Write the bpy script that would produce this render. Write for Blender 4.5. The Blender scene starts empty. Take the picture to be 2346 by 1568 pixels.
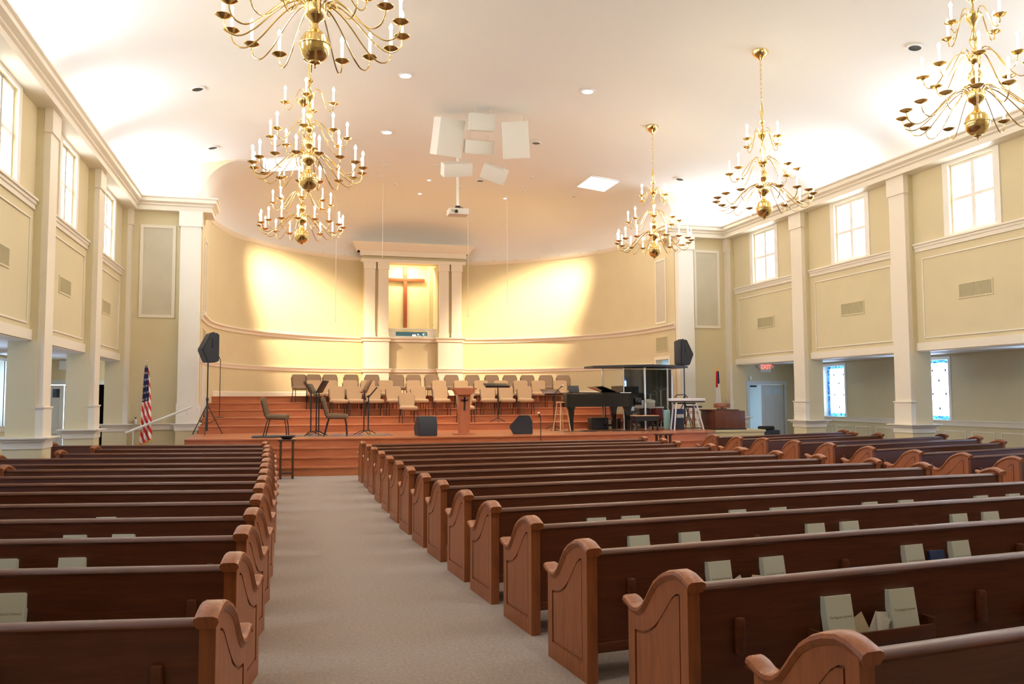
import bpy, bmesh, math, random
from math import sin, cos, pi, radians, sqrt, atan2, hypot
from mathutils import Matrix, Vector, Euler
random.seed(7)
C = bpy.context.scene.collection
scn = bpy.context.scene
# ------------------------------------------------------------------ camera
cam = bpy.data.cameras.new('camera'); co = bpy.data.objects.new('camera', cam); C.objects.link(co)
cam.sensor_width = 36; cam.lens = 36 * 1917.8 / 2346; cam.clip_end = 200; cam.clip_start = .05
_y, _t, _r = radians(15.156), radians(3.833), radians(-.255)
fw = Vector((sin(_y) * cos(_t), cos(_y) * cos(_t), sin(_t))); rt = Vector((cos(_y), -sin(_y), 0)); up = rt.cross(fw)
rt2 = rt * cos(_r) + up * sin(_r); up2 = up * cos(_r) - rt * sin(_r)
m = Matrix((rt2, up2, -fw)).transposed().to_4x4(); m.translation = (0, 0, 1.69); co.matrix_world = m
scn.camera = co
# ------------------------------------------------------------------ world, exposure
w = bpy.data.worlds.new('world'); scn.world = w; w.use_nodes = True
w.node_tree.nodes['Background'].inputs[0].default_value = (.80, .89, 1, 1)
w.node_tree.nodes['Background'].inputs[1].default_value = 5
scn.view_settings.view_transform = 'Standard'; scn.view_settings.look = 'None'
scn.view_settings.exposure = 0.55; scn.view_settings.gamma = 1
DAY, COVE, SPOT, BULB = 240, 68, 4600, 100
CX = 4.85                                   # centre line of the nave
WIN = [22.25, 18.25, 14.3, 10.3, 6.3, 2.3]  # last entry: unseen window bay, added to brighten the foreground
def area(name, loc, rot, sx, sy, power, col):
    l = bpy.data.lights.new(name, 'AREA'); l.shape = 'RECTANGLE'; l.size = sx; l.size_y = sy; l.energy = power; l.color = col
    o = bpy.data.objects.new(name, l); o.location = loc; o.rotation_euler = rot; C.objects.link(o); return o
for yc in WIN:                               # daylight outside each clerestory window
    for s in (-1, 1):
        area('daylight', (CX + s * 10.5, yc, 6.85), (0, radians(72) * s, 0), 2.2, 2.2, DAY, (.86, .93, 1))
        area('cove_light', (CX + s * 8.93, yc, 7.20), (pi, radians(-20) * s, 0), .12, 1.5, COVE, (.74, .86, 1))
for s in (-1, 1):                            # daylight in the side aisles
    for yc in (23.45, 19.1, 14.8, 10.4, 6.4):
        area('aisle_daylight', ((18.0, yc, 1.85) if s > 0 else (-7.6, yc + .2, 1.85)), (0, radians(90) * s, 0), 1.5, 1.0, 18 if yc > 23 else 45, (.8, .9, 1))
    area('cove_light', (CX + s * 8.15, 24.02, 7.2), (radians(180 - 10), 0, 0), .9, .12, COVE * .55, (.74, .86, 1))
def spot(loc, tgt, power, ang, blend, col, rad=.25):
    l = bpy.data.lights.new('stage_spot', 'SPOT'); l.energy = power; l.spot_size = radians(ang); l.spot_blend = blend; l.color = col; l.shadow_soft_size = rad
    o = bpy.data.objects.new('stage_spot', l); o.location = loc; C.objects.link(o)
    o.rotation_euler = (Vector(tgt) - Vector(loc)).to_track_quat('-Z', 'Y').to_euler(); return o
WARM = (1, .82, .54)
spot((-.9, 27.2, 8.15), (.75, 31.5, 4.3), SPOT, 52, 1, WARM)
spot((10.7, 27.2, 8.15), (9.0, 31.4, 4.5), SPOT, 52, 1, WARM)
for x in (3.0, 6.7): spot((x, 22.4, 8.66), (x, 25.6, 1.2), 900, 62, .8, (1, .80, .55))
area('baptistry_lamp', (4.7, 33.6, 7.35), (radians(-12), 0, 0), 1.2, .3, 75, (1, .85, .6))
area('stage_panel_light', (9.68, 25.03, 8.42), (0, radians(9), 0), 1.2, .9, 60, (1, .93, .82))
area('stage_panel_light', (-.16, 25.12, 8.42), (0, radians(-9), 0), 1.2, .9, 60, (1, .93, .82))
for x in (2.5, 6.9):
    for y in (3, 10, 15.5): area('downlight', (x, y, 8.76), (0, 0, 0), .22, .22, 55, (1, .86, .68))  # pair nearest the camera is unseen, added to brighten the foreground
area('hall_light', (15.6, 27.6, 2.6), (0, 0, 0), 1.2, 1.2, 60, (.75, .9, 1))
# ------------------------------------------------------------------ materials
M = {}
def mat(name, col, rough=.5, metal=0, coat=0, emit=None, es=0, spec=.5, noise=0, nscale=(4, 4, 4), bump=0, bscale=200, wood=False, col2=None, sheen=0):
    mt = bpy.data.materials.new(name); mt.use_nodes = True; nt = mt.node_tree; b = nt.nodes['Principled BSDF']
    b.inputs['Base Color'].default_value = (*col, 1); b.inputs['Roughness'].default_value = rough; b.inputs['Metallic'].default_value = metal
    b.inputs['Coat Weight'].default_value = coat; b.inputs['Coat Roughness'].default_value = .12; b.inputs['Specular IOR Level'].default_value = spec
    if sheen: b.inputs['Sheen Weight'].default_value = sheen
    if emit: b.inputs['Emission Color'].default_value = (*emit, 1); b.inputs['Emission Strength'].default_value = es
    tc = nt.nodes.new('ShaderNodeTexCoord'); mp = nt.nodes.new('ShaderNodeMapping'); nt.links.new(tc.outputs['Object'], mp.inputs[0])
    mp.inputs['Scale'].default_value = nscale
    if noise or wood:
        n = nt.nodes.new('ShaderNodeTexNoise'); n.inputs['Scale'].default_value = 1; n.inputs['Detail'].default_value = 6
        if wood: n.inputs['Distortion'].default_value = 1.2
        nt.links.new(mp.outputs[0], n.inputs['Vector'])
        r = nt.nodes.new('ShaderNodeMixRGB'); c2 = col2 or tuple(c * (1 - noise) for c in col)
        r.inputs[1].default_value = (*col, 1); r.inputs[2].default_value = (*c2, 1)
        cr = nt.nodes.new('ShaderNodeMapRange'); cr.inputs[1].default_value = .3; cr.inputs[2].default_value = .7
        nt.links.new(n.outputs[0], cr.inputs[0]); nt.links.new(cr.outputs[0], r.inputs[0]); nt.links.new(r.outputs[0], b.inputs['Base Color'])
    if bump:
        n2 = nt.nodes.new('ShaderNodeTexNoise'); n2.inputs['Scale'].default_value = bscale; n2.inputs['Detail'].default_value = 3
        nt.links.new(tc.outputs['Object'], n2.inputs['Vector']); bp = nt.nodes.new('ShaderNodeBump'); bp.inputs['Strength'].default_value = bump; bp.inputs['Distance'].default_value = .01
        nt.links.new(n2.outputs[0], bp.inputs['Height']); nt.links.new(bp.outputs[0], b.inputs['Normal'])
    M[name] = mt; return mt
mat('wall', (.70, .60, .375), .75, noise=.04, nscale=(1.5, 1.5, 1.5), bump=.15, bscale=60)
mat('trim', (.82, .745, .62), .42)
mat('trim_white', (.86, .82, .74), .4)
mat('ceiling', (.86, .845, .82), .85, bump=.05, bscale=40)
mat('apse_ceiling', (.84, .77, .69), .85)
mat('grille', (.55, .48, .29), .6)
mat('acoustic', (.62, .56, .43), .9, noise=.08, nscale=(2, 2, 2))
mat('carpet', (.40, .295, .225), .95, noise=.35, nscale=(45, 45, 45), bump=.6, bscale=350, sheen=.3)
mat('pew_wood_shaded', (.125, .035, .012), .38, coat=.12, spec=.35, wood=True, nscale=(2.2, 26, 26), col2=(.08, .022, .008))  # darker than pew_end: shade on the pew backs put into the colour
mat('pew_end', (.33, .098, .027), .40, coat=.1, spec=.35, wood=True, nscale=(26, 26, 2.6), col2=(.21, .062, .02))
mat('stage_wood', (.52, .18, .075), .34, coat=.25, wood=True, nscale=(1.2, 7, 7), col2=(.40, .125, .05))
mat('rail_white', (.8, .8, .77), .4)
mat('brass', (.88, .66, .28), .17, 1)
mat('candle_glow', (.95, .9, .8), .5, emit=(1, .88, .68), es=1.6)  # sleeve is no lamp; its glow imitates light from the bulb
mat('bulb', (1, .9, .7), .3, emit=(1, .86, .62), es=BULB)
mat('bulb_off', (.9, .88, .82), .2)
mat('black', (.015, .015, .017), .45)
mat('black_gloss', (.012, .012, .014), .12, coat=.4)
mat('dark_metal', (.05, .042, .04), .35, .8)
mat('chrome', (.8, .8, .8), .15, 1)
mat('speaker_black', (.02, .022, .03), .55)
mat('speaker_grille', (.035, .04, .055), .7, bump=.4, bscale=500)
mat('speaker_white', (.80, .77, .70), .55)
mat('fabric', (.27, .17, .10), .9, noise=.15, nscale=(90, 90, 90), sheen=.2)
mat('fabric_light', (.47, .30, .165), .9, noise=.15, nscale=(90, 90, 90), sheen=.2)
mat('fabric_dark', (.21, .135, .075), .9, noise=.2, nscale=(90, 90, 90))
mat('chair_frame', (.07, .04, .03), .35, .7)
mat('light_wood', (.72, .45, .24), .45, wood=True, nscale=(20, 20, 2), col2=(.60, .34, .17))
mat('red_wood', (.36, .10, .035), .4, coat=.2, wood=True, nscale=(20, 20, 2), col2=(.26, .07, .025))
mat('podium_wood', (.50, .17, .075), .4, coat=.2, wood=True, nscale=(14, 14, 2), col2=(.40, .12, .05))
mat('organ_wood', (.155, .045, .022), .4, wood=True, nscale=(5, 5, 1.2), col2=(.10, .028, .014))
mat('dark_wood', (.075, .03, .018), .4)
mat('cross_wood', (.30, .075, .03), .45, wood=True, nscale=(12, 12, 2))
mat('book_cover', (.66, .66, .53), .6)
mat('book_page', (.80, .78, .70), .8)
mat('book_ink', (.33, .30, .17), .7)
mat('blue_cover', (.03, .05, .14), .5)
mat('paper', (.80, .76, .66), .85)
mat('paper_tan', (.70, .58, .36), .85)
mat('paper_orange', (.85, .32, .06), .8)
mat('door', (.66, .67, .66), .5)
mat('dark_glass', (.02, .03, .05), .06)
mat('dark_room', (.01, .009, .012), .9)  # near-black walls paint in the darkness beyond the left doorway
mat('hall', (.62, .74, .82), .7)
mat('red', (.62, .02, .025), .75)
mat('flag_white', (.85, .82, .78), .8)
mat('navy', (.012, .015, .08), .8)
mat('gold', (.85, .45, .05), .5)
mat('exit_white', (.8, .8, .78), .5)
mat('exit_red', (.9, .1, .06), .5, emit=(1, .10, .05), es=2.2)
mat('panel_light', (1, 1, 1), .5, emit=(1, .97, .92), es=5)
mat('down_on', (1, 1, 1), .5, emit=(1, .93, .82), es=6)
mat('projector', (.74, .70, .64), .5)
mat('blue_water', (.06, .26, .42), .15)
mat('keyboard_white', (.78, .78, .85), .35)
mat('drum_shell', (.75, .72, .66), .3, .2)
mat('drum_red', (.20, .03, .03), .25, coat=.5)
mat('drum_head', (.86, .85, .8), .5)
mat('cymbal', (.20, .30, .34), .3, .8)
mat('rug_dark', (.05, .055, .06), .95)
mat('cable', (.02, .02, .02), .6)
mat('cyan_case', (.35, .62, .62), .5)
def glass(name, tint, rough=.02, mixf=.12):
    mt = bpy.data.materials.new(name); mt.use_nodes = True; nt = mt.node_tree; nt.nodes.clear()
    o = nt.nodes.new('ShaderNodeOutputMaterial'); t = nt.nodes.new('ShaderNodeBsdfTransparent'); g = nt.nodes.new('ShaderNodeBsdfGlossy'); x = nt.nodes.new('ShaderNodeMixShader')
    t.inputs[0].default_value = (*tint, 1); g.inputs['Roughness'].default_value = rough; x.inputs[0].default_value = mixf
    nt.links.new(t.outputs[0], x.inputs[1]); nt.links.new(g.outputs[0], x.inputs[2]); nt.links.new(x.outputs[0], o.inputs[0]); M[name] = mt; return mt
glass('window_glass', (1, 1, 1), .02, .05)
glass('acrylic', (.93, .95, .95), .02, .06)
def stained():
    mt = glass('stained_glass', (1, 1, 1), .1, .05); nt = mt.node_tree
    t = next(n for n in nt.nodes if n.type == 'BSDF_TRANSPARENT')
    tc = nt.nodes.new('ShaderNodeTexCoord'); v = nt.nodes.new('ShaderNodeTexVoronoi'); v.inputs['Scale'].default_value = 16; nt.links.new(tc.outputs['Object'], v.inputs['Vector'])
    r = nt.nodes.new('ShaderNodeValToRGB'); r.color_ramp.elements[0].color = (.62, .78, 1, 1); r.color_ramp.elements[1].color = (.95, .97, 1, 1)
    nt.links.new(v.outputs['Color'], r.inputs[0]); nt.links.new(r.outputs[0], t.inputs[0])
stained()
mt = glass('stained_border', (.12, .25, .75), .1, .05)
nt = mt.node_tree; t = next(n for n in nt.nodes if n.type == 'BSDF_TRANSPARENT'); tc = nt.nodes.new('ShaderNodeTexCoord'); v = nt.nodes.new('ShaderNodeTexVoronoi'); v.inputs['Scale'].default_value = 22
nt.links.new(tc.outputs['Object'], v.inputs['Vector']); r = nt.nodes.new('ShaderNodeValToRGB'); r.color_ramp.elements[0].color = (.02, .08, .45, 1); r.color_ramp.elements[1].color = (.35, .7, 1, 1)
nt.links.new(v.outputs['Color'], r.inputs[0]); nt.links.new(r.outputs[0], t.inputs[0])
glass('stained_purple', (.02, .003, .03), .1, .05)
# patterned stage rug
mt = mat('rug', (.3, .2, .1), .95); nt = mt.node_tree; b = nt.nodes['Principled BSDF']; tc = nt.nodes.new('ShaderNodeTexCoord'); n = nt.nodes.new('ShaderNodeTexNoise'); n.inputs['Scale'].default_value = 2.6
nt.links.new(tc.outputs['Object'], n.inputs['Vector']); r = nt.nodes.new('ShaderNodeValToRGB'); e = r.color_ramp.elements; e[0].position = .36; e[0].color = (.10, .09, .14, 1); e[1].position = .64; e[1].color = (.45, .07, .10, 1)
for p, c in ((.45, (.42, .27, .07, 1)), (.55, (.18, .15, .24, 1))): q = e.new(p); q.color = c
nt.links.new(n.outputs[0], r.inputs[0]); nt.links.new(r.outputs[0], b.inputs['Base Color'])
# ------------------------------------------------------------------ mesh helpers
class B:
    def __init__(s): s.bm = bmesh.new(); s.T = Matrix.Identity(4)
    def v(s, p): return s.bm.verts.new(s.T @ Vector(p))
    def box(s, x0, x1, y0, y1, z0, z1, bev=0, seg=2):
        c = [(x0, y0, z0), (x1, y0, z0), (x1, y1, z0), (x0, y1, z0), (x0, y0, z1), (x1, y0, z1), (x1, y1, z1), (x0, y1, z1)]
        vs = [s.v(p) for p in c]; fs = [s.bm.faces.new([vs[i] for i in f]) for f in ((3, 2, 1, 0), (4, 5, 6, 7), (0, 1, 5, 4), (1, 2, 6, 5), (2, 3, 7, 6), (3, 0, 4, 7))]
        if bev: bmesh.ops.bevel(s.bm, geom=list({e for f in fs for e in f.edges}), offset=bev, segments=seg, affect='EDGES', profile=.5)
        return s
    def prism(s, poly, fn, d0, d1):        # poly of 2D points, fn(a, b, d) -> 3D
        a = [s.v(fn(p[0], p[1], d0)) for p in poly]; b = [s.v(fn(p[0], p[1], d1)) for p in poly]; n = len(poly)
        s.bm.faces.new(a[::-1]); s.bm.faces.new(b)
        for i in range(n): s.bm.faces.new([a[i], a[(i + 1) % n], b[(i + 1) % n], b[i]])
        return s
    def ring(s, P, Q, fn, d0, d1):         # solid between two equal-count outlines
        n = len(P); L = [[s.v(fn(*p, d)) for p in X] for X, d in ((P, d0), (Q, d0), (P, d1), (Q, d1))]
        for i in range(n):
            j = (i + 1) % n
            s.bm.faces.new([L[2][i], L[2][j], L[3][j], L[3][i]]); s.bm.faces.new([L[0][i], L[1][i], L[1][j], L[0][j]])
            s.bm.faces.new([L[0][i], L[0][j], L[2][j], L[2][i]]); s.bm.faces.new([L[1][i], L[3][i], L[3][j], L[1][j]])
        return s
    def tube(s, pts, r, n=8, cap=True, radii=None):
        pts = [Vector(p) for p in pts]; rings = []; prev = None
        for i, p in enumerate(pts):
            d = (pts[min(i + 1, len(pts) - 1)] - pts[max(i - 1, 0)]).normalized()
            if prev is None: a = d.orthogonal().normalized()
            else: a = (prev - d * prev.dot(d)).normalized()
            prev = a; b = d.cross(a); rr = radii[i] if radii else r
            rings.append([s.v(p + (a * cos(2 * pi * k / n) + b * sin(2 * pi * k / n)) * rr) for k in range(n)])
        for i in range(len(rings) - 1):
            for k in range(n): s.bm.faces.new([rings[i][k], rings[i][(k + 1) % n], rings[i + 1][(k + 1) % n], rings[i + 1][k]])
        if cap: s.bm.faces.new(rings[0][::-1]); s.bm.faces.new(rings[-1])
        return s
    def lathe(s, prof, o=(0, 0, 0), n=16, sx=1, sy=1):
        rings = [[s.v((o[0] + r * cos(2 * pi * k / n) * sx, o[1] + r * sin(2 * pi * k / n) * sy, o[2] + z)) for k in range(n)] for r, z in prof]
        for i in range(len(rings) - 1):
            for k in range(n): s.bm.faces.new([rings[i][k], rings[i][(k + 1) % n], rings[i + 1][(k + 1) % n], rings[i + 1][k]])
        if prof[0][0] > 1e-4: s.bm.faces.new(rings[0][::-1])
        if prof[-1][0] > 1e-4: s.bm.faces.new(rings[-1])
        return s
    def sweep(s, path, prof, sgn=1):       # path 2D, prof (offset to the left * sgn, z); mitred, closed profile, open path
        n = len(path); P = [Vector(p) for p in path]; rows = []
        for i in range(n):
            d1 = (P[i] - P[max(i - 1, 0)]); d2 = (P[min(i + 1, n - 1)] - P[i])
            if d1.length < 1e-6: d1 = d2
            if d2.length < 1e-6: d2 = d1
            d1.normalize(); d2.normalize(); n1 = Vector((-d1.y, d1.x)); n2 = Vector((-d2.y, d2.x)); nn = (n1 + n2).normalized(); k = 1 / max(.3, nn.dot(n1))
            rows.append([s.v((*(P[i] + nn * k * o * sgn), z)) for o, z in prof])
        q = len(prof)
        for i in range(n - 1):
            for k in range(q): s.bm.faces.new([rows[i][k], rows[i][(k + 1) % q], rows[i + 1][(k + 1) % q], rows[i + 1][k]])
        s.bm.faces.new(rows[0][::-1]); s.bm.faces.new(rows[-1]); return s
    def quad(s, *p): s.bm.faces.new([s.v(a) for a in p]); return s
    def mesh(s, name, m, smooth=35):
        bmesh.ops.remove_doubles(s.bm, verts=s.bm.verts, dist=1e-6)
        bmesh.ops.recalc_face_normals(s.bm, faces=s.bm.faces)
        me = bpy.data.meshes.new(name); s.bm.to_mesh(me); s.bm.free(); me.materials.append(M[m])
        if smooth:
            me.polygons.foreach_set('use_smooth', [True] * len(me.polygons)); me.set_sharp_from_angle(angle=radians(smooth))
        return me
    def obj(s, name, m, parent=None, loc=(0, 0, 0), smooth=35):
        return link(name, s.mesh(name, m, smooth), parent, loc)
def link(name, me, parent=None, loc=(0, 0, 0), rz=0):
    o = bpy.data.objects.new(name, me); C.objects.link(o); o.location = loc; o.rotation_euler[2] = rz
    if parent: o.parent = parent
    return o
def tag(o, label, cat, group=None, kind=None):
    o['label'] = label; o['category'] = cat
    if group: o['group'] = group
    if kind: o['kind'] = kind
    return o
def thing(name, label, cat, loc=(0, 0, 0), rz=0, group=None):
    return tag(link(name, None, None, loc, rz), label, cat, group)
def struct(b, name, m, smooth=35, parent=None):
    o = b.obj(name, m, parent, smooth=smooth)
    if not parent: o['kind'] = 'structure'
    return o
def copy_tree(o, parent=None):
    c = o.copy(); C.objects.link(c); c.parent = parent
    for ch in o.children: copy_tree(ch, c)
    return c
ORD = ['first', 'second', 'third', 'fourth', 'fifth', 'sixth', 'seventh', 'eighth', 'ninth', 'tenth', 'eleventh', 'twelfth', 'thirteenth', 'fourteenth', 'fifteenth', 'sixteenth']
XY = lambda a, b, d: (a, b, d)
YZ = lambda a, b, d: (d, a, b)
XZ = lambda a, b, d: (a, d, b)
def text(s, size, m, parent, loc, rot, ext=.002, align='CENTER', name='lettering'):
    cu = bpy.data.curves.new(name, 'FONT'); cu.body = s; cu.size = size; cu.extrude = ext; cu.align_x = align; cu.align_y = 'CENTER'
    t = bpy.data.objects.new(name, cu); me = bpy.data.meshes.new_from_object(t); me.materials.clear(); me.materials.append(M[m]); bpy.data.objects.remove(t)
    o = link(name, me, parent, loc); o.rotation_euler = rot; return o
# ------------------------------------------------------------------ ceilings
RN, RA, AY, YW = 9.1, 7.1, 25.85, 24.25      # nave half width, apse radius, apse centre, return wall
def nave_z(ox): return 7.17 + 1.7 * sqrt(max(0, 1 - (ox / RN) ** 2))
def apse_z(r, ox): return min(7.17 + 1.78 * max(0, 1 - (min(r, RA) / RA) ** 3) ** (1 / 3), nave_z(ox))
tt = [0, .001, .003, .006, .01, .016, .025, .035, .05, .07, .09, .12, .15, .18, .22, .27, .33, .4, .48, .57, .67, .78, .9, 1]
OX = [RN * cos(a) for a in [math.acos(RA / RN) * k / 12 for k in range(12)]] + [RA * (1 - t) for t in tt]
OXS = [-o for o in OX] + [o for o in OX[::-1][1:]]
b = B(); prof = [(CX + o, nave_z(o)) for o in OXS]; ys = [-6 + (YW + 6) * k / 12 for k in range(13)]
rows = [[b.v((x, y, z)) for x, z in prof] for y in ys]
for i in range(12):
    for k in range(len(prof) - 1): b.bm.faces.new([rows[i][k], rows[i][k + 1], rows[i + 1][k + 1], rows[i + 1][k]])
struct(b, 'ceiling', 'ceiling', 60)
b = B(); per = [(CX - RA, YW), (CX - RA, 25.0)] + [(CX - RA * cos(t), AY + RA * sin(t)) for t in [pi * k / 48 for k in range(49)]] + [(CX + RA, 25.0), (CX + RA, YW)]
rows = []
for (px, py) in per:
    q = (CX, min(py, AY)); row = []
    for t in tt:
        x = px + (q[0] - px) * t; y = py + (q[1] - py) * t; r = RA * (1 - t); row.append(b.v((x, y, apse_z(r, x - CX))))
    rows.append(row)
for i in range(len(rows) - 1):
    for k in range(len(tt) - 1): b.bm.faces.new([rows[i][k], rows[i][k + 1], rows[i + 1][k + 1], rows[i + 1][k]])
struct(b, 'ceiling_apse', 'ceiling', 50)
# ------------------------------------------------------------------ nave walls above the aisles, piers, trims
def side(s): return lambda o: CX + s * (9.1 - o)          # o = distance inward from the wall plane
PY = [-4, 0, 4, 8, 12, 16, 20, 24]
for s, nm in ((-1, 'left'), (1, 'right')):
    X = side(s)
    def bx(b, o0, o1, y0, y1, z0, z1, bev=0): a, c = sorted((X(o0), X(o1))); return b.box(a, c, y0, y1, z0, z1, bev)
    b = B()                                               # wall with window openings
    edges = [-6] + sum([[y - .6, y + .6] for y in WIN[::-1]], []) + [YW]
    bx(b, -.3, 0, -6, YW, 2.72, 5.20); bx(b, -.3, 0, -6, YW, 6.73, 7.2)
    for i in range(0, len(edges), 2): bx(b, -.3, 0, edges[i], edges[i + 1], 5.20, 6.73)
    struct(b, 'wall_' + nm, 'wall')
    # wall panels (raised moulding), beam band, sill band per bay
    for i, y0 in enumerate(PY[:-1]):
        y1 = y0 + 4; ya, yb = y0 + .56, y1
        b = B(); bx(b, 0, .035, ya, yb, 2.72, 2.9); bx(b, -.3, 0, ya, yb, 2.70, 2.72)
        bx(b, 0, .08, ya + .02, yb - .02, 5.13, 5.17); bx(b, 0, .05, ya + .02, yb - .02, 5.07, 5.13); bx(b, 0, .03, ya + .02, yb - .02, 4.98, 5.07)
        q = [(ya + .22, 2.99), (yb - .22, 2.99), (yb - .22, 4.82), (ya + .22, 4.82)]; q2 = [(ya + .25, 3.02), (yb - .25, 3.02), (yb - .25, 4.79), (ya + .25, 4.79)]
        b.ring(q, q2, lambda a, c, d: (X(d), a, c), 0, .022)
        struct(b, 'trim_%s_bay_%d' % (nm, i), 'trim')
    for i, yp in enumerate(PY):
        pw = .55 if yp < 24 else .27
        b = B(); bx(b, -.33, .13, yp, yp + pw, 0, 6.8)
        struct(b, 'pier_%s_%d' % (nm, i), 'wall')
        b = B(); bx(b, .13, .23, yp + .02, yp + pw - .02, 1.05, 6.8); bx(b, .13, .26, yp - .01, yp + pw + .01, 6.38, 6.8); bx(b, .13, .27, yp - .03, yp + pw + .02, 1.55, 1.58)
        bx(b, .13, .25, yp, yp + pw, 1.05, 1.55)
        bx(b, -.47, .37, yp - .14, yp + pw + (.14 if yp < 24 else 0), 1.03, 1.055); bx(b, -.41, .31, yp - .08, yp + pw + (.08 if yp < 24 else 0), .98, 1.03); bx(b, -.37, .27, yp - .04, yp + pw + (.04 if yp < 24 else 0), .86, .98)
        struct(b, 'trim_%s_pier_%d' % (nm, i), 'trim')
        b = B(); bx(b, -.35, .25, yp - .02, yp + pw + (.02 if yp < 24 else 0), 0, .86); struct(b, 'pier_%s_base_%d' % (nm, i), 'wall')
    # cornice: along the nave, the return wall and a little way into the apse
    CP = [(-.15, 6.80), (.25, 6.80), (.25, 6.92), (.29, 6.95), (.29, 6.985), (.37, 7.03), (.37, 7.11), (.41, 7.14), (.41, 7.17), (-.15, 7.17)]
    path = [(CX + s * 9.0, -6), (CX + s * 9.0, YW + .02), (CX + s * 7.1, YW + .02), (CX + s * 7.1, 25.05)]
    b = B(); b.sweep(path, CP, -1 if s < 0 else 1); struct(b, 'trim_%s_cornice' % nm, 'trim')
    # windows
    for i, yc in enumerate(WIN):
        b = B(); O = [(yc - .76, 5.17), (yc + .76, 5.17), (yc + .76, 6.82), (yc - .76, 6.82)]; I = [(yc - .6, 5.2), (yc + .6, 5.2), (yc + .6, 6.73), (yc - .6, 6.73)]
        b.ring(O, I, lambda a, c, d: (X(d), a, c), 0, .03)
        wdw = struct(b, 'window_%d' % (i + 1 + (10 if s > 0 else 0)), 'trim_white')
        b = B()
        for ya, yb in ((yc - .6, yc), (yc, yc + .6)):
            O = [(ya, 5.2), (yb, 5.2), (yb, 6.73), (ya, 6.73)]; I = [(ya + .05, 5.26), (yb - .05, 5.26), (yb - .05, 6.67), (ya + .05, 6.67)]
            b.ring(O, I, lambda a, c, d: (X(d), a, c), -.10, -.05); bx(b, -.11, -.04, ya + .045, yb - .045, 5.92, 5.99)
        b.obj('window_frame', 'trim_white', wdw)
        b = B(); bx(b, -.078, -.074, yc - .57, yc + .57, 5.22, 6.71); b.obj('window_pane', 'window_glass', wdw)
    # air grilles
    for i, yc in enumerate(WIN[:4]):
        t = thing('wall_vent', 'rectangular slatted air grille below the %s %s window from the apse' % (ORD[i], nm), 'vent', (X(0), yc, 3.94), 0, 'air grilles on the nave walls')
        b = B(); b.ring([(-.46, -.17), (.46, -.17), (.46, .17), (-.46, .17)], [(-.43, -.14), (.43, -.14), (.43, .14), (-.43, .14)], lambda a, c, d: (-s * d, a, c), 0, .015); b.obj('frame', 'wall', t)
        b = B(); b.box(*sorted((0, -s * .004)), -.43, .43, -.14, .14); b.obj('backing', 'grille', t)
        b = B()
        for k in range(28): y = -.42 + k * .031; b.box(*sorted((-s * .004, -s * .012)), y, y + .014, -.14, .14)
        b.obj('slats', 'grille', t)
    # return wall beside the apse (with the arch spandrel above)
    b = B(); xs = [o for o in OX if o > 4.5]
    a, c = sorted((CX + s * 9.1, CX + s * 7.13)); b.box(a, c, YW, YW + .3, 0, 7.17)
    pts = [(CX + s * x, nave_z(x)) for x in xs]; low = [(CX + s * x, 7.17 if x >= 7.0998 else apse_z(x, x) - .0) for x in xs]
    for k in range(len(xs) - 1): b.quad((pts[k][0], YW, low[k][1]), (pts[k + 1][0], YW, low[k + 1][1]), (pts[k + 1][0], YW, pts[k + 1][1]), (pts[k][0], YW, pts[k][1]))
    struct(b, 'wall_return_' + nm, 'wall')
    ca, cb = sorted((CX + s * 7.64, CX + s * 7.12))      # big white pilaster at the apse mouth
    b = B(); b.box(ca, cb, 23.99, YW + .02, 1.05, 6.8); b.box(ca - .04, cb + .04, 23.95, YW, 6.38, 6.8); b.box(ca - .02, cb + .02, 23.97, YW, 1.55, 1.58)
    b.box(ca - .02, cb + .02, 23.97, YW, 1.05, 1.55); b.box(ca - .12, cb + .1, 23.86, YW, 1.03, 1.055); b.box(ca - .08, cb + .06, 23.9, YW, .98, 1.03); b.box(ca - .05, cb + .04, 23.93, YW, .86, .98)
    struct(b, 'trim_%s_apse_pilaster' % nm, 'trim_white')
    b = B(); b.box(ca - .02, cb + .02, 23.95, YW, 0, .86); struct(b, 'pier_%s_apse_base' % nm, 'wall')
    pa, pb = sorted((CX + s * 8.68, CX + s * 7.78))      # framed fabric panel and chair rail
    b = B(); b.ring([(pa, 3.9), (pb, 3.9), (pb, 6.43), (pa, 6.43)], [(pa + .08, 3.98), (pb - .08, 3.98), (pb - .08, 6.35), (pa + .08, 6.35)], XZ, YW - .035, YW)
    a, c = sorted((CX + s * 8.97, CX + s * 7.64)); b.box(a, c, YW - .09, YW, 1.03, 1.055); b.box(a, c, YW - .04, YW, .88, 1.03)
    struct(b, 'trim_%s_return' % nm, 'trim')
    b = B(); b.box(pa + .08, pb - .08, YW - .012, YW, 3.98, 6.35); struct(b, 'trim_%s_acoustic_panel' % nm, 'acoustic')
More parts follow.
